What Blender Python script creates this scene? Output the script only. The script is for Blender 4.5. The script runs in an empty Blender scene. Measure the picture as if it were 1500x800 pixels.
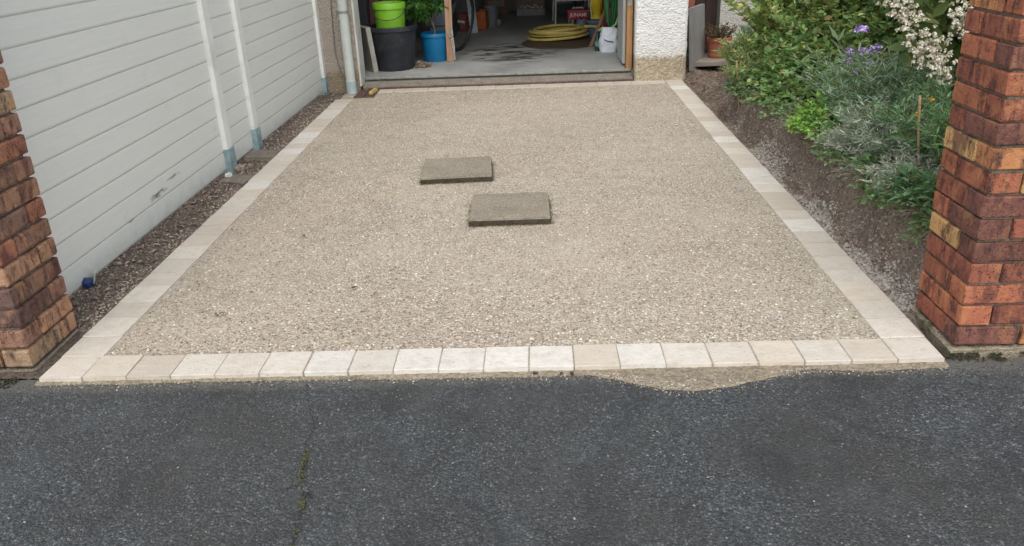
import bpy, bmesh, math, random
import numpy as np
from mathutils import Vector, Matrix, Euler

rnd = random.Random(7)
rng = np.random.default_rng(11)
S = bpy.context.scene
COL = S.collection

# ------------------------------------------------------------------ camera
cam = bpy.data.cameras.new('camera')
cam.sensor_fit = 'HORIZONTAL'; cam.sensor_width = 36.0
cam.lens = 36.0 * 1192.0 / 1500.0
cam.clip_start = 0.05; cam.clip_end = 3000
camo = bpy.data.objects.new('camera', cam); COL.objects.link(camo)
def norm(v): return v / np.linalg.norm(v)
_Y = norm(np.array([25.0, -519.0, 1192.0])); _D = norm(np.array([110.0, 2743.0, 1192.0]))
_D = norm(_D - _Y * (_D @ _Y)); _Z = -_D; _X = np.cross(_Y, _Z)
_R = np.stack([_X, _Y, _Z])
camo.matrix_world = Matrix(((_R[0,0], -_R[0,1], -_R[0,2], 0), (_R[1,0], -_R[1,1], -_R[1,2], 0),
                            (_R[2,0], -_R[2,1], -_R[2,2], 1.40), (0,0,0,1)))
S.camera = camo

# ------------------------------------------------------------------ sky, sun, exposure (overcast day)
SUN_EL, SUN_AZ = math.radians(55), math.radians(183)      # high, veiled, from behind the camera
W = bpy.data.worlds.new('World'); S.world = W; W.use_nodes = True
wn = W.node_tree
for n in list(wn.nodes): wn.nodes.remove(n)
sky = wn.nodes.new('ShaderNodeTexSky'); sky.sky_type = 'NISHITA'; sky.sun_disc = False
sky.sun_elevation = SUN_EL; sky.sun_rotation = SUN_AZ
sky.air_density = 1.0; sky.dust_density = 2.0; sky.ozone_density = 1.0
hs = wn.nodes.new('ShaderNodeHueSaturation'); hs.inputs['Saturation'].default_value = 0.36
bg = wn.nodes.new('ShaderNodeBackground'); bg.inputs['Strength'].default_value = 0.14
wo = wn.nodes.new('ShaderNodeOutputWorld')
wn.links.new(sky.outputs[0], hs.inputs['Color']); wn.links.new(hs.outputs[0], bg.inputs['Color']); wn.links.new(bg.outputs[0], wo.inputs[0])
sl = bpy.data.lights.new('sun', 'SUN'); sl.energy = .7; sl.angle = math.radians(60); sl.color = (1.0, 0.98, 0.955)
so = bpy.data.objects.new('sun', sl); COL.objects.link(so)
sd = Vector((math.sin(SUN_AZ)*math.cos(SUN_EL), math.cos(SUN_AZ)*math.cos(SUN_EL), math.sin(SUN_EL)))
so.rotation_euler = sd.to_track_quat('Z', 'Y').to_euler(); so.location = (0, 0, 12)
S.view_settings.view_transform = 'Standard'; S.view_settings.look = 'None'
S.view_settings.exposure = 0.98; S.view_settings.gamma = 1.0; S.view_settings.use_curve_mapping = False
S.render.engine = 'CYCLES'

# ------------------------------------------------------------------ material helpers
class G:
    def __init__(s, name):
        s.m = bpy.data.materials.new(name); s.m.use_nodes = True; s.t = s.m.node_tree
        for n in list(s.t.nodes): s.t.nodes.remove(n)
        s.out = s.t.nodes.new('ShaderNodeOutputMaterial')
    def n(s, typ, props=None, **inp):
        nd = s.t.nodes.new('ShaderNode' + typ)
        for k, v in (props or {}).items(): setattr(nd, k, v)
        for k, v in inp.items():
            k = k.replace('_', ' ')
            sock = nd.inputs[int(k[1:])] if k[0] == 'i' and k[1:].isdigit() else nd.inputs[k]
            s.set(sock, v)
        return nd
    def set(s, sock, v):
        if isinstance(v, bpy.types.NodeSocket): s.t.links.new(v, sock)
        else:
            if isinstance(v, (tuple, list)) and len(v) == 3 and sock.type == 'RGBA': v = (*v, 1)
            sock.default_value = v
    def coord(s, kind='Object', rand=False):
        c = s.n('TexCoord').outputs[kind]
        if rand:
            o = s.n('ObjectInfo').outputs['Random']
            v = s.n('VectorMath', {'operation':'SCALE'}, i0=(37.0, 91.0, 53.0), Scale=o).outputs[0]
            c = s.n('VectorMath', {'operation':'ADD'}, i0=c, i1=v).outputs[0]
        return c
    def noise(s, c, scale, detail=3, rough=.55, out='Fac', dist=0.0):
        return s.n('TexNoise', None, Vector=c, Scale=scale, Detail=detail, Roughness=rough, Distortion=dist).outputs[out]
    def vor(s, c, scale, feature='F1', rnd=1.0):
        return s.n('TexVoronoi', {'feature': feature}, Vector=c, Scale=scale, Randomness=rnd)
    def ramp(s, f, stops, interp='LINEAR'):
        r = s.n('ValToRGB', None, Fac=f); e = r.color_ramp.elements; r.color_ramp.interpolation = interp
        while len(e) < len(stops): e.new(.5)
        for q, (p, c) in zip(e, stops):
            q.position = p; q.color = (c, c, c, 1) if isinstance(c, (int, float)) else (*c, 1)
        return r.outputs[0]
    def mix(s, f, a, b, mode='MIX'):
        m = s.n('MixRGB', {'blend_type': mode}); s.set(m.inputs[0], f); s.set(m.inputs[1], a); s.set(m.inputs[2], b); return m.outputs[0]
    def math(s, op, a, b=0.0, c=None):
        m = s.n('Math', {'operation': op}); s.set(m.inputs[0], a); s.set(m.inputs[1], b)
        if c is not None: s.set(m.inputs[2], c)
        return m.outputs[0]
    def bump(s, h, strength=.5, dist=.01, nrm=None):
        b = s.n('Bump', None, Height=h, Strength=strength, Distance=dist)
        if nrm is not None: s.set(b.inputs['Normal'], nrm)
        return b.outputs[0]
    def done(s, color, rough=.8, nrm=None, metal=0.0, spec=.4, trans=None):
        p = s.n('BsdfPrincipled'); s.set(p.inputs['Base Color'], color); s.set(p.inputs['Roughness'], rough)
        s.set(p.inputs['Metallic'], metal); s.set(p.inputs['Specular IOR Level'], spec)
        if nrm is not None: s.set(p.inputs['Normal'], nrm)
        o = p.outputs[0]
        if trans is not None:
            tr = s.n('BsdfTranslucent'); s.set(tr.inputs['Color'], trans)
            mx = s.n('MixShader'); mx.inputs[0].default_value = .38
            s.t.links.new(o, mx.inputs[1]); s.t.links.new(tr.outputs[0], mx.inputs[2]); o = mx.outputs[0]
        s.t.links.new(o, s.out.inputs[0]); return s.m

_pc = {}
def plain(name, col, rough=.6, var=.25, scale=9.0, bump=.15, bscale=60.0, metal=0.0, spec=.4, dirt=None, rand=True):
    """one paint / plastic / wood colour with mottling, grime and fine relief"""
    if name in _pc: return _pc[name]
    g = G(name); c = g.coord('Object', rand)
    n1 = g.noise(c, scale, 5, .6); n2 = g.noise(c, bscale, 3, .6)
    a = tuple(x*(1-var) for x in col); b = tuple(min(1, x*(1+var)) for x in col)
    k = g.ramp(n1, [(.3, a), (.7, b)])
    if dirt:
        d = g.ramp(g.noise(c, scale*.6, 6, .7), [(.52, 0.0), (.72, .75)]); k = g.mix(d, k, dirt)
    r = g.math('ADD', g.math('MULTIPLY', n1, .25), rough - .12)
    _pc[name] = g.done(k, r, g.bump(n2, bump, .004), metal, spec); return _pc[name]

def mat_attr(name, rough=.75, trans=False, spec=.3, bump=0.0, bscale=200):
    g = G(name); a = g.n('Attribute', {'attribute_name': 'tint'}).outputs['Color']
    nrm = None
    if bump:
        nrm = g.bump(g.noise(g.coord(), bscale, 3), bump, .003)
    return g.done(a, rough, nrm, 0, spec, g.mix(.35, a, (.35, .45, .06), 'MIX') if trans else None)

# -- surfaces
def m_aggregate():
    g = G('exposed_aggregate'); c = g.coord()
    wob = g.noise(c, 60, 2, .5, 'Color')
    cw = g.n('VectorMath', {'operation':'MULTIPLY_ADD'}, i0=wob, i1=(.006, .006, .006), i2=c).outputs[0]
    v = g.vor(cw, 105); v2 = g.vor(cw, 235)
    k1 = g.ramp(g.n('SeparateColor', None, Color=v.outputs['Color']).outputs[0],
        [(0, (.135,.108,.082)), (.2, (.235,.195,.15)), (.45, (.335,.288,.228)), (.7, (.415,.365,.295)), (.88, (.50,.45,.38)), (1, (.63,.58,.50))])
    k2 = g.ramp(g.n('SeparateColor', None, Color=v2.outputs['Color']).outputs[1],
        [(0, (.15,.12,.09)), (.5, (.31,.262,.205)), (1, (.48,.43,.36))])
    k = g.mix(g.ramp(v.outputs['Distance'], [(.40, 0.0), (.62, 1.0)]), k1, k2)
    big = g.noise(c, 1.1, 5, .6)
    k = g.mix(g.ramp(big, [(.40, 0.0), (.62, .40)]), k, (.40, .365, .27))
    k = g.mix(g.ramp(g.noise(g.n('Mapping', None, Vector=c, Location=(7, 3, 0)).outputs[0], 1.0, 5, .6), [(.46, 0.0), (.66, .40)]), k, (.42, .35, .295))
    k = g.mix(g.ramp(g.noise(c, .8, 6, .65, dist=.6), [(.53, 0.0), (.68, .42)]), k, (.235, .20, .16))
    k = g.mix(g.ramp(g.noise(c, 2.3, 5, .6, dist=.4), [(.54, 0.0), (.72, .35)]), k, (.46, .42, .36))
    k = g.mix(1.0, k, (1.19, 1.165, 1.125), 'MULTIPLY')
    fine = g.noise(c, 9, 4, .65)
    k = g.mix(g.ramp(fine, [(.5, 0.0), (.78, .32)]), k, (.15, .12, .095))
    pos = g.n('SeparateXYZ', None, Vector=c).outputs
    def spot(x, y, rx, ry):
        dx = g.math('DIVIDE', g.math('SUBTRACT', pos[0], x), rx); dy = g.math('DIVIDE', g.math('SUBTRACT', pos[1], y), ry)
        d = g.math('SQRT', g.math('ADD', g.math('MULTIPLY', dx, dx), g.math('MULTIPLY', dy, dy)))
        return g.math('MULTIPLY', g.math('ADD', d, g.math('MULTIPLY', g.noise(c, 45, 4), .7)), .5)
    k = g.mix(g.ramp(spot(-1.28, 2.9, .035, .03), [(.4, .85), (.75, 0.0)]), k, (.09, .085, .08))
    k = g.mix(g.ramp(spot(-1.34, 2.93, .03, .02), [(.4, .5), (.75, 0.0)]), k, (.12, .105, .09))
    h = g.math('SUBTRACT', g.math('MULTIPLY', v.outputs['Distance'], -1.0), g.math('MULTIPLY', v2.outputs['Distance'], .4))
    return g.done(k, g.ramp(fine, [(.3, .55), (.7, .8)]), g.bump(h, .9, .006), 0, .35)

def m_asphalt():
    g = G('worn_asphalt'); c = g.coord()
    v = g.vor(c, 118); v2 = g.vor(c, 270)
    k1 = g.ramp(g.n('SeparateColor', None, Color=v.outputs['Color']).outputs[0],
        [(0, (.022,.0245,.0255)), (.45, (.045,.049,.0495)), (.72, (.075,.081,.082)), (.9, (.125,.132,.133)), (1, (.24,.245,.24))])
    k2 = g.ramp(g.n('SeparateColor', None, Color=v2.outputs['Color']).outputs[1], [(0, (.019,.021,.0215)), (.6, (.051,.055,.0555)), (1, (.135,.142,.142))])
    k = g.mix(g.ramp(v.outputs['Distance'], [(.36, 0.0), (.6, 1.0)]), k1, k2)
    b1 = g.noise(c, 1.7, 6, .62, dist=.3); b2 = g.noise(c, 4.2, 6, .68, dist=.5)
    k = g.mix(g.ramp(b1, [(.40, 0.0), (.62, .70)]), k, (.046, .043, .036))
    k = g.mix(g.ramp(b2, [(.50, 0.0), (.72, .42)]), k, (.098, .107, .108))
    k = g.mix(g.ramp(g.noise(c, 2.6, 6, .7, dist=1.2), [(.50, 0.0), (.64, .65)]), k, (.026, .027, .027))
    # pale grit washed against the kerb and faint scuffs
    y = g.n('SeparateXYZ', None, Vector=c).outputs[1]
    grit = g.math('ADD', g.math('MULTIPLY', g.math('SUBTRACT', 2.37, y), 9.0), g.noise(c, 22, 5, .7))
    k = g.mix(g.ramp(grit, [(.45, .55), (.85, 0.0)]), k, (.15, .14, .115))
    sc = g.n('Mapping', None, Vector=c, Scale=(2.2, 14.0, 1.0), Rotation=(0, 0, .25)).outputs[0]
    k = g.mix(g.ramp(g.noise(sc, 1.6, 5, .7), [(.66, 0.0), (.76, .4)]), k, (.17, .175, .175))
    h = g.math('ADD', g.math('MULTIPLY', v.outputs['Distance'], -1.0), g.math('MULTIPLY', v2.outputs['Distance'], -.5))
    return g.done(k, g.ramp(b2, [(.3, .55), (.7, .78)]), g.bump(h, 1.0, .005), 0, .4)

def m_paver():
    g = G('pale_limestone'); c = g.coord('Object', True); oc = g.n('ObjectInfo').outputs['Color']
    n1 = g.noise(c, 32, 6, .65, dist=.4)
    st = g.n('Mapping', None, Vector=c, Scale=(3.0, 26.0, 3.0)).outputs[0]; n2 = g.noise(st, 1.6, 5, .65)
    k = g.mix(g.ramp(n1, [(.38, 0.0), (.72, .5)]), oc, (.50, .44, .36))
    k = g.mix(g.ramp(n2, [(.48, 0.0), (.72, .35)]), k, (.66, .61, .53))
    pit = g.vor(c, 85); pm = g.ramp(pit.outputs['Distance'], [(.10, 1.0), (.2, 0.0)])
    pm = g.math('MULTIPLY', pm, g.ramp(g.noise(c, 25, 3), [(.54, 0.0), (.62, 1.0)]))
    k = g.mix(g.math('MULTIPLY', pm, .75), k, (.24, .19, .14))
    k = g.mix(g.ramp(g.noise(c, 17, 6, .7), [(.50, 0.0), (.70, .42)]), k, (.40, .335, .26))
    h = g.math('ADD', g.noise(c, 70, 4, .65), g.math('MULTIPLY', pm, -1.5))
    return g.done(k, .72, g.bump(h, .8, .005), 0, .35)

def m_brick():
    g = G('fired_clay_brick'); c = g.coord('Object', True); oc = g.n('ObjectInfo').outputs['Color']
    n1 = g.noise(c, 16, 6, .68, dist=.8); n2 = g.noise(c, 38, 5, .7)
    k = g.mix(g.ramp(n2, [(.3, .0), (.75, .5)]), oc, g.mix(.55, oc, (.40, .21, .12)))
    blo = g.noise(g.n('Mapping', None, Vector=c, Scale=(9.0, 9.0, 4.0)).outputs[0], 1.25, 4, .6, dist=.5)
    k = g.mix(g.ramp(blo, [(.36, .75), (.46, 0.0)]), k, (.12, .052, .045))
    k = g.mix(g.ramp(blo, [(.54, 0.0), (.66, .65)]), k, g.mix(.55, oc, (.58, .28, .12)))
    st = g.n('Mapping', None, Vector=c, Scale=(14.0, 14.0, 3.0)).outputs[0]
    burn = g.ramp(g.math('ADD', g.math('MULTIPLY', g.noise(st, 2.3, 5, .7, dist=.6), .6), g.math('MULTIPLY', n1, .4)), [(.49, 0.0), (.60, .85)])
    k = g.mix(burn, k, (.070, .038, .034))
    pit = g.vor(c, 110); pm = g.math('MULTIPLY', g.ramp(pit.outputs['Distance'], [(.12, 1.0), (.26, 0.0)]), g.ramp(n1, [(.45, 0.0), (.55, 1.0)]))
    k = g.mix(g.math('MULTIPLY', pm, .7), k, (.045, .025, .022))
    k = g.mix(g.ramp(g.noise(c, 30, 6, .75), [(.60, 0.0), (.76, .30)]), k, (.42, .33, .25))
    h = g.math('ADD', g.math('ADD', n2, g.math('MULTIPLY', g.noise(c, 110, 3), .5)), g.math('MULTIPLY', pm, -1.2))
    return g.done(k, g.ramp(n1, [(.3, .8), (.7, .95)]), g.bump(h, .9, .007), 0, .15)

def m_mortar(name='grey_mortar', a=(.16,.135,.105), b=(.30,.26,.20), moss=None):
    g = G(name); c = g.coord()
    n1 = g.noise(c, 12, 6, .68); v = g.vor(c, 120)
    k = g.ramp(n1, [(.3, a), (.7, b)])
    k = g.mix(.35, k, g.ramp(g.n('SeparateColor', None, Color=v.outputs['Color']).outputs[0], [(0, tuple(x*.6 for x in a)), (1, tuple(min(1, x*1.5) for x in b))]))
    if moss: k = g.mix(g.ramp(g.noise(c, 7, 5, .7), [(.5, 0.0), (.62, .8)]), k, moss)
    return g.done(k, .9, g.bump(g.math('SUBTRACT', n1, g.math('MULTIPLY', v.outputs['Distance'], .5)), .9, .008), 0, .2)

def m_fence():
    g = G('pale_painted_board'); c = g.coord(); cr = g.coord('Object', True)
    st = g.n('Mapping', None, Vector=cr, Scale=(1.0, 1.3, 24.0)).outputs[0]
    n1 = g.noise(st, 3.0, 6, .65); n2 = g.noise(c, 2.0, 5, .65); n3 = g.noise(cr, 8, 6, .7)
    k = g.ramp(n1, [(.3, (.675, .68, .63)), (.7, (.725, .73, .68))])
    k = g.mix(g.ramp(n2, [(.4, 0.0), (.75, .35)]), k, (.66, .67, .61))
    k = g.mix(g.ramp(n3, [(.58, 0.0), (.74, .22)]), k, (.46, .47, .42))
    xyz = g.n('SeparateXYZ', None, Vector=c).outputs
    low = g.math('ADD', g.math('MULTIPLY', xyz[2], -3.2), g.noise(c, 4, 4))
    k = g.mix(g.ramp(low, [(.0, 0.0), (.55, .35)]), k, (.58, .635, .56))
    splash = g.math('MULTIPLY_ADD', xyz[2], -7.0, g.math('MULTIPLY', g.noise(c, 11, 6, .7), 1.5))
    k = g.mix(g.ramp(splash, [(.15, 0.0), (.7, .30)]), k, (.33, .31, .25))
    # black rub mark on the low boards + small scuffs
    def spot(y, z, ry, rz, s):
        d1 = g.math('DIVIDE', g.math('SUBTRACT', xyz[1], y), ry); d2 = g.math('DIVIDE', g.math('SUBTRACT', xyz[2], z), rz)
        d = g.math('SQRT', g.math('ADD', g.math('MULTIPLY', d1, d1), g.math('MULTIPLY', d2, d2)))
        sm = g.n('Mapping', None, Vector=c, Scale=(1, 14, 60)).outputs[0]
        return g.ramp(g.math('MULTIPLY', g.math('ADD', d, g.math('MULTIPLY', g.noise(sm, 1.4, 4, .7), 2.4)), .333), [(.45, s), (.66, 0.0)])
    for a in ((4.02, .155, .16, .022, .9), (4.22, .19, .12, .012, .7), (2.95, .045, .05, .02, .6), (3.7, .12, .05, .012, .6)):
        k = g.mix(spot(*a), k, (.10, .105, .10))
    return g.done(k, .55, g.bump(n1, .25, .003), 0, .4)

def m_roughcast(name, col, base=None, zb=.21, stain=(.45, .40, .31)):
    g = G(name); c = g.coord(); n1 = g.noise(c, 3, 6, .65); n2 = g.noise(c, 45, 4, .65); v = g.vor(c, 75)
    k = g.mix(g.ramp(n1, [(.4, 0.0), (.75, .5)]), col, tuple(x*.82 for x in col))
    k = g.mix(g.ramp(n2, [(.5, 0.0), (.8, .3)]), k, tuple(x*.6 for x in col))
    if base:
        z = g.n('SeparateXYZ', None, Vector=c).outputs[2]
        e = g.math('ADD', g.math('SUBTRACT', zb, z), g.math('MULTIPLY', g.math('SUBTRACT', g.noise(c, 26, 5, .7), .5), .14))
        bc = g.mix(.55, g.ramp(g.noise(c, 40, 5, .75), [(.3, tuple(x*.55 for x in base)), (.7, tuple(x*1.35 for x in base))]), g.ramp(g.n('SeparateColor', None, Color=v.outputs['Color']).outputs[0], [(0, tuple(x*.5 for x in base)), (.6, base), (1, tuple(min(1, x*1.9) for x in base))]))
        k = g.mix(g.ramp(g.math('MULTIPLY_ADD', e, 9.0, .5), [(.35, 0.0), (.65, 1.0)]), k, bc)
        hi = g.math('MULTIPLY_ADD', g.math('SUBTRACT', zb + .14, z), 4.0, g.math('MULTIPLY', n1, .5))
        k = g.mix(g.ramp(hi, [(.3, 0.0), (.9, .3)]), k, stain)
    h = g.math('SUBTRACT', n2, g.math('MULTIPLY', v.outputs['Distance'], .8))
    return g.done(k, .9, g.bump(h, .9, .012), 0, .2)

def m_garage_floor():
    g = G('oil_stained_concrete'); c = g.coord()
    n1 = g.noise(c, 2.2, 6, .65); n2 = g.noise(c, 30, 4, .65)
    k = g.ramp(n1, [(.3, (.26, .26, .245)), (.7, (.40, .40, .375))])
    k = g.mix(g.ramp(n2, [(.45, 0.0), (.8, .35)]), k, (.24, .235, .215))
    st = g.n('Mapping', None, Vector=c, Scale=(2.6, 7.0, 1.0), Rotation=(0, 0, -.35)).outputs[0]
    xy = g.n('SeparateXYZ', None, Vector=c).outputs
    dx = g.math('DIVIDE', g.math('ADD', xy[0], .22), .62); dy = g.math('DIVIDE', g.math('SUBTRACT', xy[1], 9.1), .85)
    dd = g.math('ADD', g.math('MULTIPLY', dx, dx), g.math('MULTIPLY', dy, dy))
    zone = g.ramp(dd, [(.35, 1.0), (1.0, 0.0)])
    k = g.mix(g.math('MULTIPLY', zone, g.ramp(g.noise(st, .85, 3, .55, dist=1.1), [(.50, 0.0), (.55, .9)])), k, (.03, .03, .031))
    k = g.mix(g.ramp(g.noise(c, 1.4, 5, .65), [(.5, 0.0), (.7, .35)]), k, (.14, .135, .12))
    k = g.mix(g.ramp(g.noise(c, 5, 4, .7, dist=.8), [(.6, 0.0), (.72, .5)]), k, (.45, .44, .40))
    return g.done(k, g.ramp(n1, [(.3, .45), (.7, .8)]), g.bump(n2, .3, .004), 0, .4)

def m_soil(name, a, b, c3):
    g = G(name); c = g.coord(); n1 = g.noise(c, 7, 7, .7); n2 = g.noise(c, 45, 5, .7)
    k = g.ramp(n1, [(.28, a), (.55, b), (.78, c3)])
    k = g.mix(g.ramp(n2, [(.35, .65), (.56, 0.0)]), k, tuple(x*.42 for x in a))
    return g.done(k, .95, g.bump(g.math('ADD', n2, g.math('MULTIPLY', n1, .6)), 1.0, .02), 0, .15)

def m_cover():
    g = G('weathered_concrete_slab'); c = g.coord('Object', True)
    n1 = g.noise(c, 9, 6, .7); v = g.vor(c, 170); n2 = g.noise(c, 90, 3, .6)
    k = g.ramp(n1, [(.3, (.22, .183, .135)), (.7, (.35, .298, .222))])
    k = g.mix(.4, k, g.ramp(g.n('SeparateColor', None, Color=v.outputs['Color']).outputs[0], [(0, (.10,.085,.065)), (.7, (.30,.265,.215)), (1, (.50,.46,.39))]))
    k = g.mix(g.ramp(g.noise(c, 5, 5, .7), [(.5, 0.0), (.7, .4)]), k, (.17, .15, .085))
    return g.done(k, .9, g.bump(g.math('SUBTRACT', n2, v.outputs['Distance']), .7, .004), 0, .2)

def m_wood(name, a, b, scale=(30, 30, 2.0)):
    g = G(name); c = g.coord('Object', True); st = g.n('Mapping', None, Vector=c, Scale=scale).outputs[0]
    n1 = g.noise(st, 1.5, 6, .65, dist=.5)
    k = g.mix(g.ramp(g.noise(c, 5, 5, .7), [(.5, 0.0), (.72, .4)]), g.ramp(n1, [(.3, a), (.7, b)]), tuple(x*.5 for x in a))
    return g.done(k, .7, g.bump(n1, .3, .004), 0, .3)

M = dict(agg=m_aggregate(), asphalt=m_asphalt(), paver=m_paver(), brick=m_brick(), mortar=m_mortar('brown_mortar', (.14,.112,.086), (.25,.205,.155)),
    bed=m_mortar('tan_bedding_mortar', (.15,.118,.078), (.30,.255,.185)), plinth=m_mortar('plinth_concrete', (.20,.165,.115), (.34,.29,.21), (.05,.06,.02)),
    joint=m_mortar('pale_joint_mortar', (.30,.26,.205), (.46,.41,.335)),
    fence=m_fence(), white_rc=m_roughcast('white_roughcast', (.76, .75, .71), (.40, .325, .22)),
    pink_rc=m_roughcast('pinkish_roughcast', (.40, .345, .29), (.24, .18, .11), .18),
    cream_rc=m_roughcast('cream_render', (.55, .53, .47)), gfloor=m_garage_floor(), soil=m_soil('dark_soil', (.10,.08,.062), (.18,.145,.112), (.28,.235,.19)),
    redsoil=m_soil('reddish_garden_soil', (.17,.127,.098), (.30,.24,.19), (.42,.36,.30)),
    ground=m_soil('far_ground', (.05,.06,.03), (.08,.09,.05), (.12,.11,.07)), cover=m_cover(),
    leaf=mat_attr('leaves', .55, True), stem=mat_attr('stems', .7), petal=mat_attr('petals', .6, False), chip=mat_attr('stone_chips', .7, False, .35, .3, 300),
    clod=mat_attr('soil_clods', .95, False, .1, .8, 90), timber=m_wood('raw_timber', (.30,.17,.10), (.48,.31,.20)), stick=m_wood('brown_stick', (.17,.09,.05), (.28,.16,.10)),
    orangewood=m_wood('varnished_jamb', (.30,.15,.055), (.45,.25,.11)), darkwood=m_wood('dark_stained_wood', (.035,.022,.018), (.07,.042,.034)))
M['post'] = plain('post_white', (.75, .75, .705), .45, .08, 6, .08, dirt=(.50, .52, .47))
M['shoe'] = plain('galvanised_shoe', (.30, .40, .42), .5, .25, 14, .2, 80, .35, dirt=(.20, .24, .22))
M['pipe'] = plain('pale_pipe_plastic', (.47, .50, .46), .5, .10, 5, .1, dirt=(.30, .31, .26))

# ------------------------------------------------------------------ mesh helpers
def link(o, parent=None):
    COL.objects.link(o)
    if parent is not None: o.parent = parent
    return o
def tag(o, label=None, cat=None, group=None, kind=None):
    if label: o['label'] = label
    if cat: o['category'] = cat
    if group: o['group'] = group
    if kind: o['kind'] = kind
    return o
def thing(name, label, cat, loc=(0,0,0), rotz=0.0, group=None):
    o = bpy.data.objects.new(name, None); o.empty_display_size = .1; o.location = loc; o.rotation_euler = (0, 0, rotz)
    return tag(link(o), label, cat, group)
def np_mesh(name, V, F, mat, parent=None, tint=None, smooth=False, kind=None):
    """V (n,3), F (m,k) equal-size polygons"""
    V = np.asarray(V, np.float32); F = np.asarray(F, np.int32); k = F.shape[1]
    me = bpy.data.meshes.new(name); me.vertices.add(len(V)); me.vertices.foreach_set('co', V.ravel())
    me.loops.add(F.size); me.loops.foreach_set('vertex_index', F.ravel())
    me.polygons.add(len(F)); me.polygons.foreach_set('loop_start', np.arange(0, F.size, k, dtype=np.int32))
    if smooth: me.polygons.foreach_set('use_smooth', np.ones(len(F), bool))
    me.update(calc_edges=True)
    if tint is not None:
        a = me.attributes.new('tint', 'FLOAT_COLOR', 'POINT')
        t = np.ones((len(V), 4), np.float32); t[:, :3] = tint; a.data.foreach_set('color', t.ravel())
    me.materials.append(mat)
    o = link(bpy.data.objects.new(name, me), parent)
    if kind: o['kind'] = kind
    return o

class MB:
    def __init__(s): s.bm = bmesh.new()
    def box(s, c, d, rot=(0,0,0), bev=0.0, seg=1, taper=None):
        r = bmesh.ops.create_cube(s.bm, size=1.0); vs = r['verts']
        if taper:
            for v in vs:
                if v.co.z > 0: v.co.x *= taper; v.co.y *= taper
        for v in vs: v.co = Vector((v.co.x*d[0], v.co.y*d[1], v.co.z*d[2]))
        if bev:
            es = list({e for v in vs for e in v.link_edges})
            bv = bmesh.ops.bevel(s.bm, geom=es, offset=bev, segments=seg, affect='EDGES', profile=.6)
            vs = list({v for f in bv['faces'] for v in f.verts} | {v for v in vs if v.is_valid})
        mt = Matrix.Translation(c) @ Euler(rot).to_matrix().to_4x4()
        bmesh.ops.transform(s.bm, matrix=mt, verts=vs); return s
    def lathe(s, prof, c=(0,0,0), n=28, rot=(0,0,0), wob=0.0):
        mt = Matrix.Translation(c) @ Euler(rot).to_matrix().to_4x4(); rings = []
        for r, z in prof:
            if r < 1e-5: rings.append([s.bm.verts.new(mt @ Vector((0,0,z)))])
            else: rings.append([s.bm.verts.new(mt @ Vector((r*math.cos(2*math.pi*i/n)*(1+wob*math.sin(3*i)), r*math.sin(2*math.pi*i/n), z))) for i in range(n)])
        for a, b in zip(rings, rings[1:]):
            for i in range(n):
                j = (i+1) % n
                if len(a) == 1 and len(b) == 1: continue
                if len(a) == 1: s.bm.faces.new((a[0], b[i], b[j]))
                elif len(b) == 1: s.bm.faces.new((a[i], a[j], b[0]))
                else: s.bm.faces.new((a[i], a[j], b[j], b[i]))
        return s
    def tube(s, pts, r, n=8, closed=False):
        pts = [Vector(p) for p in pts]; rings = []; up = Vector((0.13, 0.21, 1)).normalized()
        for i, p in enumerate(pts):
            t = (pts[(i+1) % len(pts)] - pts[i-1]) if closed else (pts[min(i+1, len(pts)-1)] - pts[max(i-1, 0)])
            t.normalize(); a = t.cross(up)
            if a.length < .05: a = t.cross(Vector((1, 0, 0)))
            a.normalize(); b = t.cross(a); rr = r(i/(len(pts)-1)) if callable(r) else r
            rings.append([s.bm.verts.new(p + (a*math.cos(2*math.pi*k/n) + b*math.sin(2*math.pi*k/n))*rr) for k in range(n)])
        m = len(rings)
        for i in range(m if closed else m-1):
            A, B = rings[i], rings[(i+1) % m]
            for k in range(n): s.bm.faces.new((A[k], A[(k+1) % n], B[(k+1) % n], B[k]))
        if not closed: s.bm.faces.new(rings[0][::-1]); s.bm.faces.new(rings[-1])
        return s
    def prism(s, poly, z0, z1):
        a = [s.bm.verts.new((x, y, z0)) for x, y in poly]; b = [s.bm.verts.new((x, y, z1)) for x, y in poly]; n = len(poly)
        s.bm.faces.new(a[::-1]); s.bm.faces.new(b)
        for i in range(n): s.bm.faces.new((a[i], a[(i+1) % n], b[(i+1) % n], b[i]))
        return s
    def jitter(s, a):
        for v in s.bm.verts: v.co += Vector((rnd.uniform(-a, a), rnd.uniform(-a, a), rnd.uniform(-a, a)))
        return s
    def mesh(s, name, mat, smooth=False):
        bmesh.ops.recalc_face_normals(s.bm, faces=s.bm.faces); me = bpy.data.meshes.new(name); s.bm.to_mesh(me); s.bm.free()
        if smooth:
            me.polygons.foreach_set('use_smooth', np.ones(len(me.polygons), bool))
            try: me.set_sharp_from_angle(angle=math.radians(40))
            except Exception: pass
        if mat: me.materials.append(mat)
        return me
    def build(s, name, mat, parent=None, smooth=False, loc=(0,0,0), rot=(0,0,0)):
        o = bpy.data.objects.new(name, s.mesh(name, mat, smooth)); o.location = loc; o.rotation_euler = rot
        return link(o, parent)

def place(name, me, parent, loc, rot=(0,0,0), color=None, scale=(1,1,1)):
    o = bpy.data.objects.new(name, me); o.location = loc; o.rotation_euler = rot; o.scale = scale
    if color: o.color = (*color, 1)
    return link(o, parent)

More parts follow.
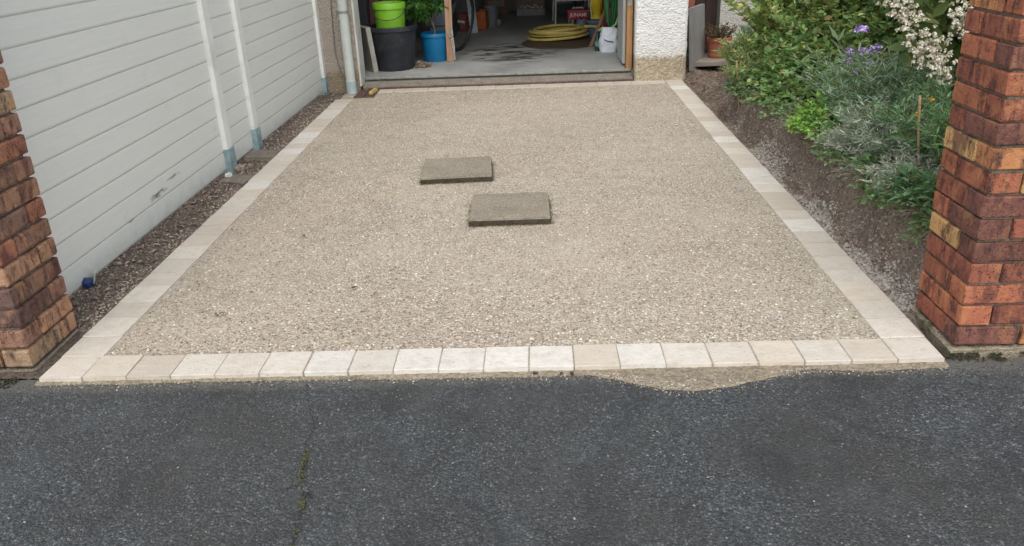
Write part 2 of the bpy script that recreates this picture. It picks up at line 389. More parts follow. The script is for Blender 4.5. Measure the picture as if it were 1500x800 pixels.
def vnoise(x, y, scale, seed=0, octv=4):
    """value noise, vectorised, about -1..1"""
    out = np.zeros_like(x, dtype=float); amp = 1.0; tot = 0
    for o in range(octv):
        xs, ys = x*scale, y*scale; xi, yi = np.floor(xs).astype(np.int64), np.floor(ys).astype(np.int64); fx, fy = xs-xi, ys-yi
        fx = fx*fx*(3-2*fx); fy = fy*fy*(3-2*fy)
        def h(a, b):
            k = (a*374761393 + b*668265263 + (seed+o)*974634777) & 0x7fffffff
            k = ((k ^ (k >> 13)) * 1274126177) & 0x7fffffff
            return ((k ^ (k >> 16)) & 0xffff) / 32767.5 - 1
        v = (h(xi,yi)*(1-fx)+h(xi+1,yi)*fx)*(1-fy) + (h(xi,yi+1)*(1-fx)+h(xi+1,yi+1)*fx)*fy
        out += v*amp; tot += amp; amp *= .5; scale *= 2.03
    return out/tot

def grid(name, xs, ys, zf, mat, parent=None, kind=None, smooth=True):
    X, Y = np.meshgrid(xs, ys); Z = zf(X, Y)
    V = np.stack([X, Y, Z], -1).reshape(-1, 3); nx, ny = len(xs), len(ys)
    i = np.arange(nx-1)[None, :] + np.arange(ny-1)[:, None]*nx; i = i.ravel()
    return np_mesh(name, V, np.stack([i, i+1, i+1+nx, i+nx], 1), mat, parent, None, smooth, kind)

def stones(name, P, size, cols, mat, parent=None, flat=.5, sink=.3, kind='stuff', ring=6):
    """many small faceted stones as one mesh: P (n,3) feet, size (n,), cols (n,3)"""
    n = len(P); k = ring; ang = np.linspace(0, 2*math.pi, k, endpoint=False)[None, :] + rng.uniform(0, 6.28, (n, 1))
    rad = size[:, None]*rng.uniform(.7, 1.15, (n, k)); asp = rng.uniform(.6, 1.0, (n, 1)); rot = rng.uniform(0, 6.28, (n, 1))
    lx, ly = np.cos(ang)*rad, np.sin(ang)*rad*asp
    x = lx*np.cos(rot)-ly*np.sin(rot); y = lx*np.sin(rot)+ly*np.cos(rot)
    tilt = rng.normal(0, .22, (n, 2)); h = size*flat*rng.uniform(.7, 1.3, n)
    low = np.stack([P[:,0:1]+x, P[:,1:2]+y, np.repeat(P[:,2:3], k, 1) - h[:,None]*sink], -1)
    up = np.stack([P[:,0:1]+x*.72, P[:,1:2]+y*.72, P[:,2:3] + h[:,None]*(1-sink)*rng.uniform(.75,1.1,(n,k)) + .7*(x*tilt[:,0:1]+y*tilt[:,1:2])], -1)
    V = np.concatenate([low, up], 1).reshape(-1, 3)
    j = np.arange(k); q = np.stack([j, (j+1)%k, (j+1)%k+k, j+k], 1)
    T = np.concatenate([q[:, [0,1,2]], q[:, [0,2,3]], np.stack([np.full(k-2, k), k+1+np.arange(k-2), k+2+np.arange(k-2)], 1)])
    F = (T[None] + (np.arange(n)*2*k)[:, None, None]).reshape(-1, 3)
    return np_mesh(name, V, F, mat, parent, np.repeat(cols, 2*k, 0), False, kind)

def pick(pal, n, jit=.15):
    pal = np.array(pal, float); w = pal[:, 3] if pal.shape[1] == 4 else np.ones(len(pal)); i = rng.choice(len(pal), n, p=w/w.sum())
    return np.clip(pal[i, :3]*rng.uniform(1-jit, 1+jit, (n, 1))*rng.uniform(1-jit*.4, 1+jit*.4, (n, 3)), 0, 1)

def straw(name, P, L, w, cols, parent, rise=.15, mat=None):
    """thin bent stalks / dry clippings as one mesh"""
    n = len(P); az = rng.uniform(0, 6.28, n); el = rng.normal(rise, .25, n); Ls = L*rng.uniform(.4, 1.2, n)
    d = np.stack([np.cos(az)*np.cos(el), np.sin(az)*np.cos(el), np.sin(el)], 1); sd = np.stack([-np.sin(az), np.cos(az), np.zeros(n)], 1)*w
    bend = np.stack([-np.sin(az), np.cos(az), np.zeros(n)], 1)*rng.normal(0, .18, n)[:, None]*Ls[:, None]
    p0 = P + np.array([0,0,.003]); p1 = p0 + d*Ls[:,None]*.5 + bend + np.array([0,0,1])*(.06*Ls)[:,None]; p2 = p0 + d*Ls[:,None]
    upv = np.array([0, 0, 1.0])*w
    V = np.stack([p0-sd, p0+sd, p1-sd, p1+sd, p1+upv, p2], 1).reshape(-1, 3)
    T = np.array([[0,1,4],[0,4,2],[1,3,4],[2,4,5],[4,3,5],[0,2,3],[0,3,1],[2,5,3]])
    F = (T[None]+(np.arange(n)*6)[:,None,None]).reshape(-1, 3)
    return np_mesh(name, V, F, mat or M['stem'], parent, np.repeat(cols, 6, 0), False, 'stuff')

# ------------------------------------------------------------------ the ground, road, driveway
X0, X1, YF, YB = -1.745, 1.355, 2.41, 7.57       # outer edges of the driveway
ROAD = -.022
g0 = MB(); g0.box((0, 400, -.36), (3000, 3000, .2)); tag(g0.build('ground', M['ground']), kind='structure')
xs = np.concatenate([np.linspace(-60, -3, 20), np.linspace(-2.9, 2.9, 60), np.linspace(3, 60, 20)])
ys = np.concatenate([np.linspace(-60, .8, 30), np.linspace(.9, 2.44, 30)])
road = tag(grid('road', xs, ys, lambda x, y: ROAD + .004*vnoise(x, y, 1.3, 3) - .0*x, M['asphalt']), kind='structure')
n = 46000
P = np.stack([rng.uniform(-2.3, 2.2, n), rng.uniform(1.15, 2.40, n), np.zeros(n)], 1)
P[:, 2] = ROAD + .004*vnoise(P[:,0], P[:,1], 1.3, 3)
stones('asphalt_chippings', P, rng.uniform(.0018, .0046, n), pick([(.034,.037,.0375,5),(.057,.062,.0625,5),(.088,.095,.096,2.6),(.14,.147,.146,.8),(.22,.225,.22,.1),(.08,.07,.056,.5)], n)*(1+.5*vnoise(P[:,0], P[:,1], 1.5, 78)+.2*vnoise(P[:,0], P[:,1], 5, 79))[:,None], M['chip'], road, .5, .35)

def zdrive(x, y): return -.0045 + .0035*vnoise(x, y, 1.4, 71, 3)
drive = tag(grid('driveway', np.linspace(X0+.03, X1-.03, 90), np.linspace(YF+.03, YB-.03, 140), zdrive, M['agg']), kind='structure')
IX0, IX1, IY0, IY1 = X0+.157, X1-.157, YF+.155, YB-.150
n = 64000
P = np.stack([rng.uniform(IX0+.004, IX1-.004, n), IY0 + (IY1-IY0)*rng.uniform(0, 1, n)**1.35, np.zeros(n)], 1); P[:,2] = zdrive(P[:,0], P[:,1])
P = P[~((P[:,0] < -1.43) & (P[:,1] > 7.17))]; n = len(P)
stones('aggregate_stones', P, rng.uniform(.0024, .0066, n), pick([(.14,.113,.088,1.8),(.24,.20,.155,3),(.34,.293,.233,4),(.42,.368,.298,3),(.52,.47,.395,1.2),(.64,.60,.53,.3),(.30,.22,.155,.6)], n)*np.array([1.20,1.17,1.135])*(1+.16*vnoise(P[:,0], P[:,1], .9, 77)+.12*vnoise(P[:,0], P[:,1], 3, 87))[:,None]*(1+vnoise(P[:,0], P[:,1], 1.1, 83)[:,None]*np.array([.06,0,-.03])), M['chip'], drive, .5, .45)
n = 5200; P = np.stack([rng.uniform(IX0+.01, IX1-.01, n), IY0 + (IY1-IY0)*rng.uniform(0, 1, n)**1.6, np.zeros(n)], 1); P = P[P[:,1] < 7.1]; n = len(P); P[:,2] = zdrive(P[:,0], P[:,1])
stones('larger_aggregate_stones', P, rng.uniform(.005, .0095, n), pick([(.18,.14,.11,2),(.32,.27,.215,3),(.42,.37,.30,3),(.54,.49,.415,1.6),(.66,.62,.55,.4)], n), M['chip'], drive, .38, .5)

# edging pavers, one object each
PV = []
for q in range(5):
    b = MB(); b.box((0, 0, 0), (.150, .1475, .05), bev=.0022, seg=2); b.jitter(.0008); PV.append(b.mesh('edging_paver', M['paver'], False))
def paver(x, y, tone, sx=1.0, sy=1.0, rz=0.0, z=0.0):
    base = [(.605,.55,.465), (.56,.50,.415), (.66,.62,.55), (.505,.44,.355), (.585,.51,.405)][tone]
    j = rnd.uniform(.92, 1.04)
    o = place('edging_paver', PV[rnd.randrange(5)], drive, (x, y, -.0238+z+rnd.uniform(-.0018, .0018)),
        (rnd.uniform(-.006, .006), rnd.uniform(-.006, .006), rz+rnd.uniform(-.010, .010) + rnd.choice((0, math.pi))), tuple(c*j for c in base), (sx, sy, 1))
    return o
NF = 20; fw = (X1-X0)/NF
ftone = [1,4,3,0,1,0,2,0,2,2,2,2,4,2,0,1,4,0,3,0]
for i in range(NF): paver(X0+fw*(i+.5), YF+.075, ftone[i], (fw-.0045+rnd.uniform(-.002,.002))/.15)
ny = 30; sy = (7.17-(YF+.1525))/ny
for i in range(ny): paver(X0+.0775, YF+.1525+sy*(i+.5), rnd.choice((0,1,3,3,4,2,1)) if i not in (0,1) else 0, 1.03, (sy-.0055)/.1475)
nr = 33; sy = (YB-(YF+.1525))/nr
for i in range(nr): paver(X1-.0775, YF+.1525+sy*(i+.5), rnd.choice((0,2,1,1,3,4,0)) if i > 1 else 0, 1.03, (sy-.0055)/.1475)
nb = 17; bw = (X1-.157-(-1.43))/nb
for i in range(nb): paver(-1.43+bw*(i+.5), YB-.074, 3, (bw-.004)/.15)
jb = MB()      # jointing mortar between the pavers, a little below their tops
for c, d in ((((X0+X1)/2, YF+.0775, -.025), (X1-X0-.012, .143, .0445)), ((X0+.0775, (YF+7.17)/2+.0775, -.025), (.143, 7.17-YF-.160, .0445)),
             ((X1-.0775, (YF+YB)/2+.0775, -.025), (.143, YB-YF-.160, .0445)), (((-1.43+X1-.16)/2, YB-.075, -.025), (X1-.16+1.43, .140, .041))): jb.box(c, d)
jb.build('jointing_mortar', M['joint'], drive)

# bedding mortar that shows under the front pavers and runs out over the road in one place
def lip(x):
    b = 2.388 + .014*np.clip((-.35-x)/.4, 0, 1) - .005*vnoise(x, x*0, 4, 5)
    t = np.clip((x-.15)/.76, 0, 1); b -= .118*np.sin(math.pi*t)**1.3*(.9+.15*np.sin(5*t))
    b -= .012*np.exp(-((x-1.1)/.12)**2) + .010*np.abs(vnoise(x, x*0+2, 9, 8)) + .006*vnoise(x, x*0+5, 38, 12, 3); return b
nx, nt = 420, 22
xx = np.linspace(X0-.01, X1+.005, nx); tt = np.linspace(0, 1, nt); XX, TT = np.meshgrid(xx, tt); BB = lip(XX)
YY = YF+.004 + (BB-YF-.004)*TT
ZZ = -.0125 + (ROAD+.004+.0125)*np.clip(TT, 0, 1)**.55 + (.0030*vnoise(XX, YY, 60, 2)+.004*vnoise(XX, YY, 17, 4)*TT)*(TT > .02); ZZ[-1] = ROAD-.006
i = (np.arange(nx-1)[None, :] + np.arange(nt-1)[:, None]*nx).ravel()
bedm = np_mesh('mortar_bed', np.stack([XX, YY, ZZ], -1).reshape(-1, 3), np.stack([i, i+nx, i+nx+1, i+1], 1), M['bed'], None, None, True, 'structure')
n = 5200; px = rng.uniform(.16, .90, n); py = 2.40 - rng.uniform(0, 1, n)*(2.40-lip(px)-.012)
stones('mortar_grit', np.stack([px, py, np.full(n, -.0195)], 1), rng.uniform(.0015, .0075, n)*rng.uniform(.5, 1, n), pick([(.36,.31,.235,4),(.24,.195,.14,3),(.50,.46,.39,1.3),(.12,.095,.07,1.5)], n), M['chip'], bedm, .6, .3)

# crack in the road with moss
cp = [(-.80,2.375), (-.785,2.33), (-.76,2.26), (-.745,2.20), (-.70,2.10), (-.715,2.04), (-.70,1.98), (-.69,1.90), (-.68,1.83), (-.655,1.79), (-.65,1.72), (-.645,1.69)]
def crack(path, w, name='road_crack'):
    V = []; F = []
    pts = []
    for a, b in zip(path, path[1:]):
        for t in np.linspace(0, 1, 7)[:-1]: pts.append((a[0]+(b[0]-a[0])*t+rnd.uniform(-.005,.005), a[1]+(b[1]-a[1])*t))
    pts.append(path[-1])
    for k, (x, y) in enumerate(pts):
        ww = w*rnd.uniform(.35, 1.0) if 0 < k < len(pts)-1 else .0006
        V += [(x-ww, y, ROAD+.0045), (x+ww*rnd.uniform(.5,1), y, ROAD+.0045)]
    for k in range(len(pts)-1): F.append((2*k, 2*k+1, 2*k+3, 2*k+2))
    return np_mesh(name, np.array(V), np.array(F), M['crackdirt'], road)
M['crackdirt'] = m_soil('crack_dirt', (.02,.019,.017), (.04,.038,.033), (.12,.115,.10))
crack([cp[0], cp[1], cp[2], cp[3]], .0012); crack(cp[3:], .0017); crack([(-.64,1.64), (-.63,1.59), (-.628,1.55)], .0014); crack([(-.68,1.83), (-.70,1.815), (-.725,1.80)], .004); crack([(-.66,1.80), (-.64,1.785), (-.628,1.765)], .005)
mp = []
for (xa, ya), (xb, yb), k, w in (((-.70,1.99),(-.68,1.83),110,.008), ((-.645,1.69),(-.625,1.50),60,.008), ((-.655,1.79),(-.645,1.72),60,.006)):
    t = rng.uniform(0, 1, k); mp.append(np.stack([xa+(xb-xa)*t+rng.normal(0, w*.5, k), ya+(yb-ya)*t, np.full(k, ROAD+.004)], 1))
P = np.concatenate(mp); n = len(P)
stones('moss', P, rng.uniform(.0018, .0045, n), pick([(.13,.13,.04,3),(.17,.165,.065,2),(.075,.075,.035,3),(.05,.05,.045,3)], n), M['leaf'], road, .7, .2)

# ------------------------------------------------------------------ soil strip along the fence
def zstrip(x, y): return -.022 + .010*vnoise(x, y, 9, 21) + .006*vnoise(x, y, 45, 22) + .012*np.clip((-1.80-x)/.2, 0, 1)
strip = tag(grid('soil_strip', np.linspace(-2.9, X0+.012, 75), np.linspace(2.44, 7.7, 330), zstrip, M['soil']), kind='structure')
def strip_pts(n, xa=-2.02, xb=X0-.012, ya=2.8, yb=7.2):
    x = rng.uniform(xa, xb, n); y = ya+(yb-ya)*rng.uniform(0, 1, n)**1.2; return np.stack([x, y, zstrip(x, y)], 1)
P = strip_pts(2600, -2.02, -1.80); keep = vnoise(P[:,0], P[:,1], 3.5, 9) > -.2; P = P[keep]; P[:,2] += .002; n = len(P)
stones('strip_gravel', P, rng.uniform(.003, .0095, n), pick([(.20,.155,.125,4),(.28,.235,.20,3),(.10,.08,.066,4),(.42,.37,.32,.8),(.17,.105,.08,2)], n), M['chip'], strip, .7, .45)
P = strip_pts(420, -2.0, -1.80); P[:,2] += .004; n = len(P)
straw('leaf_litter', P, .045, .0055, pick([(.28,.20,.15,4),(.17,.11,.085,3),(.40,.32,.25,2)], n), strip, .08)
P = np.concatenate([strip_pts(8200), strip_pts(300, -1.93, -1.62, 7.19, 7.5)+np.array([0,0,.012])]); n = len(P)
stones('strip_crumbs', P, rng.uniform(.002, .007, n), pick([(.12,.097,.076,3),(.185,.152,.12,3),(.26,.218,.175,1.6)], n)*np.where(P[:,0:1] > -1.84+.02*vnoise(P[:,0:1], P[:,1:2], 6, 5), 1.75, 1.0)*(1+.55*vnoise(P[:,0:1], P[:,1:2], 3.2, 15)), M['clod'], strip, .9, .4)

# ------------------------------------------------------------------ garden bed, raised behind the trench
def bank_lines(x, y):
    foot = 1.455 + .03*vnoise(x*0, y, 2.2, 31)
    return foot, foot + .095 + .05*vnoise(x*0+3, y, 3.1, 32)
def zbed(x, y):
    hb = .225*np.clip((7.3-y)/1.9, 0, 1)**.7 + .03*np.clip((7.9-y)/.5, 0, 1)
    foot, lipx = bank_lines(x, y)
    t = np.clip((x-foot)/(lipx-foot), 0, 1); t = t*t*(3-2*t)
    z = -.03 + (hb+.03)*t + .03*np.clip((x-1.75)/1.0, 0, 1)
    z += (.012+.036*t)*vnoise(x, y, 6, 33) - (.018+.02*t*(1-t)*4)*np.abs(vnoise(x, y, 13, 36)) + .016*vnoise(x, y, 24, 34) + .008*vnoise(x, y, 70, 35)
    k = np.clip((y-2.60)/.16, 0, 1); z = -.06 + (z+.06)*k
    return np.where(x < X1+.02, np.minimum(z, -.02), z)
xs = np.concatenate([np.linspace(X1-.012, 1.75, 62), np.linspace(1.77, 2.3, 28), np.linspace(2.4, 7, 36)]); ys = np.linspace(2.58, 8.72, 620)
bed = tag(grid('garden_soil', xs, ys, zbed, M['redsoil']), kind='structure')
def bed_pts(n, xa, xb, ya, yb, e=1.0):
    x = rng.uniform(xa, xb, n); y = ya+(yb-ya)*rng.uniform(0, 1, n)**e; return np.stack([x, y, zbed(x, y)], 1)
P = np.concatenate([bed_pts(15000, X1+.01, 1.95, 2.82, 7.5, 1.2), bed_pts(15000, 1.43, 1.62, 2.82, 7.2, 1.15)]); n = len(P)
stones('soil_crumbs', P, rng.uniform(.0015, .010, n)*rng.uniform(.3, 1, n), pick([(.21,.158,.122,4),(.30,.238,.19,4),(.42,.36,.305,2),(.13,.097,.076,1.4)], n), M['clod'], bed, .9, .3)
P = bed_pts(900, X1+.015, 1.66, 2.85, 7.3); n = len(P)
stones('soil_clumps', P, rng.uniform(.006, .019, n)*rng.uniform(.6, 1, n), pick([(.18,.135,.105,4),(.26,.205,.165,3),(.36,.30,.26,1)], n), M['clod'], bed, .6, .5, ring=9)
# rough grey concrete haunch lumps in the trench
P = bed_pts(6500, 1.380, 1.49, 2.82, 5.8, 1.1); P = P[(vnoise(P[:,0]*2, P[:,1], 3, 41) > -.12)]; P[:,2] += .004; n = len(P)
stones('haunch_rubble', P, rng.uniform(.002, .0095, n), pick([(.36,.325,.275,4),(.44,.405,.35,3),(.25,.215,.18,2)], n), M['clod'], bed, .8, .4)

P = bed_pts(9000, 0, 1, 2.88, 4.75); P[:,0] = bank_lines(P[:,0], P[:,1])[1] - .02 + .16*rng.uniform(0, 1, len(P))**1.5; P[:,2] = zbed(P[:,0], P[:,1])
P = P[vnoise(P[:,0], P[:,1], 4, 44) > -.3]; P = np.concatenate([P, bed_pts(3200, 1.6, 1.98, 2.85, 5.0)]); n = len(P)
straw('dry_clippings', P, .042, .0024, pick([(.46,.43,.38,4),(.33,.295,.255,3),(.58,.55,.49,2),(.22,.175,.14,1.5)], n), bed)
P = bed_pts(1300, 1.43, 1.60, 2.85, 6.6); n = len(P)      # cut roots and straws sticking out of the bank
straw('cut_roots', P, .035, .0013, pick([(.30,.23,.17,3),(.16,.11,.08,4),(.42,.36,.28,1)], n), bed, .1)
P = bed_pts(1500, 1.40, 1.95, 6.1, 7.7); n = len(P)
straw('dry_mulch', P, .09, .0024, pick([(.30,.21,.15,4),(.22,.14,.10,3),(.40,.31,.23,2)], n), bed)
P = bed_pts(900, 1.42, 1.8, 4.3, 6.3); n = len(P)
straw('dry_stalks', P, .06, .0014, pick([(.24,.18,.14,4),(.16,.11,.085,3),(.34,.28,.22,1)], n), bed)

# ------------------------------------------------------------------ manhole covers
M['sideshade'] = m_mortar('shaded_dirty_concrete', (.03,.026,.018), (.075,.062,.042))  # dirt and shade on the covers' sides, both put into this dark colour
def cover(loc, rz, sx, sy, label):
    t = thing('manhole_cover', label, 'manhole cover', loc, rz, 'concrete covers on the driveway')
    b = MB(); b.box((0,0,.009), (sx+.006, sy+.006, .026), bev=.002); b.build('base_frame', M['sideshade'], t)
    b = MB(); b.box((0,0,.0315), (sx, sy, .0165), bev=.003, seg=2); b.jitter(.0008); b.build('lid', M['cover'], t)
    P = []; nn = 700
    for q in range(nn):
        e = rnd.choice('fblr'); u = rnd.uniform(-.5, .5); o = abs(rnd.gauss(.004, .006))
        P.append({'f':(u*sx, -sy/2-o), 'b':(u*sx, sy/2+o), 'l':(-sx/2-o, u*sy), 'r':(sx/2+o, u*sy)}[e]+(-.002,))
    stones('sand_line', np.array(P), rng.uniform(.0015, .005, nn), pick([(.28,.24,.13,3),(.14,.12,.08,3),(.09,.08,.06,2)], nn), M['chip'], t, .6, .3)
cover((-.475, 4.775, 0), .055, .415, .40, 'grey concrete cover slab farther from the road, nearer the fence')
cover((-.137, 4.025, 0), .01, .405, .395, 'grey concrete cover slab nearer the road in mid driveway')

# ------------------------------------------------------------------ brick gate pillars
BL, BWd, BH, JT = .202, .096, .0655, .012
BKS = []
for bv in (.0055, .009):
    BKS.append([])
    for q in range(6):
        b = MB(); b.box((0,0,0), (BL+.006, BWd+.004, BH+.002), bev=bv, seg=2 if bv < .01 else 3); b.jitter(.0014); BKS[-1].append(b.mesh('brick', M['brick'], False))
PALR = [((.36,.12,.066),5), ((.28,.09,.058),5), ((.165,.068,.056),3.4), ((.50,.215,.09),3.4), ((.56,.34,.14),1.8)]
PALL = [((.27,.15,.105),5), ((.19,.115,.09),5), ((.36,.205,.125),3), ((.40,.285,.18),1.6), ((.31,.13,.085),4), ((.12,.08,.072),3)]
def pillar(name, label, cx, cy, pal, courses=23, seed=1, BK=None, rec=.010, pl=.016, plm='plinth'):
    r = random.Random(seed); L = BL+JT+BWd; h = L/2
    t = thing(name, label, 'brick pillar', (cx, cy, 0))
    b = MB(); b.box((0,0,courses*.0775/2), (L-2*rec, L-2*rec, courses*.0775-.006)); b.build('mortar_core', M['mortar'], t)
    b = MB(); b.box((0,0,-.058), (L+2*pl, L+2*pl, .108), bev=.008, seg=2); b.jitter(.004); b.build('plinth', M[plm], t)
    cols, ws = [p[0] for p in pal], [p[1] for p in pal]; a = (h-BWd/2); o = (L-BL)/2
    for k in range(courses):
        z = .0775*k + BH/2 + .006; s = 1 if k % 2 == 0 else -1
        for (x, y, rz) in ((-s*o, -a, 0), (a, -s*o, math.pi/2), (s*o, a, 0), (-a, s*o, math.pi/2)):
            c = r.choices(cols, ws)[0]; j = r.uniform(.8, 1.18)
            place('brick', BK[r.randrange(5)], t, (x+r.uniform(-.002,.002), y+r.uniform(-.002,.002), z+r.uniform(-.0015,.0015)),
                  (r.uniform(-.008,.008), r.uniform(-.008,.008), rz+r.choice((0, math.pi))+r.uniform(-.01,.01)), tuple(v*j for v in c))
    b = MB(); b.box((0,0,courses*.0775+.03), (L+.06, L+.06, .055), bev=.008, seg=2); b.build('capstone', M['cover'], t)
    return t
HL = (BL+JT+BWd)/2
pillar('brick_pillar', 'red and orange brick gate pillar beside the planted bed', 1.422+HL, 2.489+HL, PALR, seed=5, BK=BKS[0])
pillar('brick_pillar', 'brown and tan weathered brick gate pillar at the end of the white fence', -1.80-HL, 2.482+HL, PALL, seed=9, BK=BKS[1], rec=.014, pl=.006, plm='mortar')

# ------------------------------------------------------------------ fence
FX = lambda y: -1.982 + .0115*(y-3.0)
fence = thing('board_fence', 'pale grey-white horizontal board fence running along the driveway', 'fence', (0, 0, 0))
panels = [(2.70, 4.975), (5.075, 5.505), (5.60, 7.50)]
PIT, NB = .1125, 16
for (ya, yb) in panels:
    for k in range(NB):
        z0 = .008 + PIT*k; b = MB()
        # flat board with a small V groove along its lower edge
        prof = [(-.018, 0.0), (-.006, 0.0), (-.0045, .0035), (0.0, .006), (.0012, .012), (0.0, PIT-.0025), (-.003, PIT-.0008), (-.018, PIT-.0008)]
        va = [b.bm.verts.new((FX(ya)+p, ya, z0+q)) for p, q in prof]; vb = [b.bm.verts.new((FX(yb)+p, yb, z0+q)) for p, q in prof]; m = len(prof)
        b.bm.faces.new(va); b.bm.faces.new(vb[::-1])
        for q in range(m): b.bm.faces.new((va[q], vb[q], vb[(q+1)%m], va[(q+1)%m]))
        b.build('board', M['fence'], fence)
for (ya, yb, lean) in ((4.965, 5.060, .0), (5.500, 5.590, .0), (7.49, 7.575, 0.0)):
    x = FX((ya+yb)/2); b = MB(); b.box((x-.015, (ya+yb)/2, .975), (.085, yb-ya, 1.83), bev=.006, seg=2)
    p = b.build('post', M['post'], fence)
    b = MB(); b.box((x-.008, (ya+yb)/2, .055), (.085, yb-ya+.012, .17), bev=.003)
    for zz in (.03, .10):
        b.lathe([(0,.006),(.006,.005),(.007,0)], (x+.0345, (ya+yb)/2+.012*(1 if zz < .05 else -1), zz), 8, (0, math.pi/2, 0))
    b.build('post_shoe', M['shoe'], p)
b = MB(); b.box((FX(5.1)-.008, 5.1, .008+PIT*NB+.018), (.05, 4.8, .03), bev=.006, seg=2); b.build('top_rail', M['post'], fence)

# ------------------------------------------------------------------ house with the open garage
house = thing('house', 'roughcast house with open garage at the end of the driveway', 'house', (0, 7.55, 0))
def part(name, mat, c, d, bev=0, parent=house, **kw):
    b = MB(); b.box((c[0], c[1]-7.55, c[2]), d, bev=bev); o = b.build(name, mat, parent, **kw); return o
GFZ = .072
def rough_face(name, mat, x0, x1, y, z0, z1, amp=.006, step=.011, axis='x', parent=house, seed=0, flip=1):
    """displaced roughcast sheet, closed to the solid wall behind it"""
    us = np.arange(x0, x1+step*.5, step); zs = np.arange(z0, z1+step*.5, step); U, Z = np.meshgrid(us, zs)
    D = amp*(np.abs(vnoise(U, Z, 55, 50+seed, 2))*1.3 + .5*vnoise(U, Z, 14, 51+seed, 3))
    edge = np.minimum(np.minimum(U-x0, x1-U), np.inf); D = np.where(edge < step*.6, -.03, D)
    Y = y - D*flip
    V = np.stack([U, Y-7.55, Z], -1) if axis == 'x' else np.stack([Y, U-7.55, Z], -1)
    nx = len(us); i = (np.arange(nx-1)[None, :]+np.arange(len(zs)-1)[:, None]*nx).ravel()
    return np_mesh(name, V.reshape(-1, 3), np.stack([i, i+1, i+1+nx, i+nx], 1), mat, parent, None, True)
PX0, PX1 = .925, 1.385
part('pier', M['white_rc'], ((PX0+PX1)/2+.006, 7.70, 1.2), (PX1-PX0-.014, .27, 2.5))
rough_face('pier_roughcast', M['white_rc'], PX0, PX1, 7.56, -.03, 1.5, .008, seed=1)
rough_face('pier_side_roughcast', M['white_rc'], 7.572, 8.7, PX1+.006, -.03, 1.3, .006, .016, 'y', seed=2, flip=-1)
part('wall', M['pink_rc'], (-1.94, 7.70, 1.2), (.66, .26, 2.5))
rough_face('wall_roughcast', M['pink_rc'], -2.26, -1.60, 7.565, -.05, 1.5, .006, seed=3)
M['garagewall'] = plain('garage_block_wall', (.20, .195, .18), .9, .25, 3, .5, 40)
part('side_wall', M['garagewall'], (-2.15, 10.7, 1.2), (.2, 5.75, 2.5)); part('side_wall', M['garagewall'], (1.275, 10.7, 1.2), (.2, 5.75, 2.5))
part('back_wall', M['garagewall'], (-.44, 13.6, 1.2), (3.65, .2, 2.5))
part('lintel', M['white_rc'], (-.34, 7.70, 2.30), (2.52, .25, .40))
part('roof_slab', M['garagewall'], (-.44, 10.65, 2.55), (4.1, 6.5, .2))
fl = MB(); fl.box((-.44, 10.66, GFZ-.06), (3.2, 5.74, .12)); tag(fl.build('garage_floor', M['gfloor']), kind='structure')
ap = MB(); v = [ap.bm.verts.new(p) for p in ((-1.585,7.603,.018),(.915,7.603,.018),(.915,7.735,.046),(-1.585,7.735,.046),(-1.585,7.603,-.1),(.915,7.603,-.1),(.915,7.735,-.1),(-1.585,7.735,-.1))]
for f in ((0,1,2,3),(4,5,1,0),(5,6,2,1),(6,7,3,2),(7,4,0,3),(4,7,6,5)): ap.bm.faces.new([v[q] for q in f])
M['apron'] = m_mortar('threshold_concrete', (.15,.125,.10), (.27,.235,.19)); tag(ap.build('threshold', M['apron']), kind='structure')
M['rail'] = plain('worn_steel_rail', (.30, .29, .26), .5, .3, 20, .2, 90, .4, dirt=(.12, .09, .06))
part('door_rail', M['rail'], (-.335, 7.763, .070), (2.50, .03, .022), bev=.003); part('door_rail', M['rail'], (-.335, 7.785, .063), (2.50, .012, .03))
M['redtile'] = plain('red_brown_tile', (.10, .05, .042), .65, .3, 14, .25, 60, dirt=(.07, .055, .04))
for q in range(16):      # edge-on tiles that end the threshold
    part('tile', M['redtile'], (-1.455+q*.1535, 7.588, -.02), (.149, .022, .066+rnd.uniform(-.003,.003)), bev=.003)
# jambs
M['whitepaint'] = plain('white_frame_paint', (.62, .61, .57), .5, .12, 8, .1, dirt=(.35, .32, .27))
M['track'] = plain('dark_door_track', (.055, .06, .06), .5, .3, 12, .15, metal=.3)
part('door_frame', M['whitepaint'], (-1.597, 7.69, 1.18), (.018, .22, 2.3), bev=.003)
part('door_track', M['track'], (-1.635, 7.87, 1.17), (.05, .10, 2.2), bev=.004)
part('door_frame', M['orangewood'], (.897, 7.83, 1.17), (.052, .13, 2.2), bev=.003)
part('hinge_plate', M['rail'], (.893, 7.762, .70), (.04, .008, .12), bev=.002); part('hinge_plate', M['rail'], (.893, 7.762, 1.7), (.04, .008, .12), bev=.002)
part('door_leaf', plain('pale_door_leaf', (.42, .44, .42), .6, .12, 6, .1, dirt=(.28, .27, .24)), (.878, 8.20, 1.12), (.045, .50, 2.05), bev=.004)
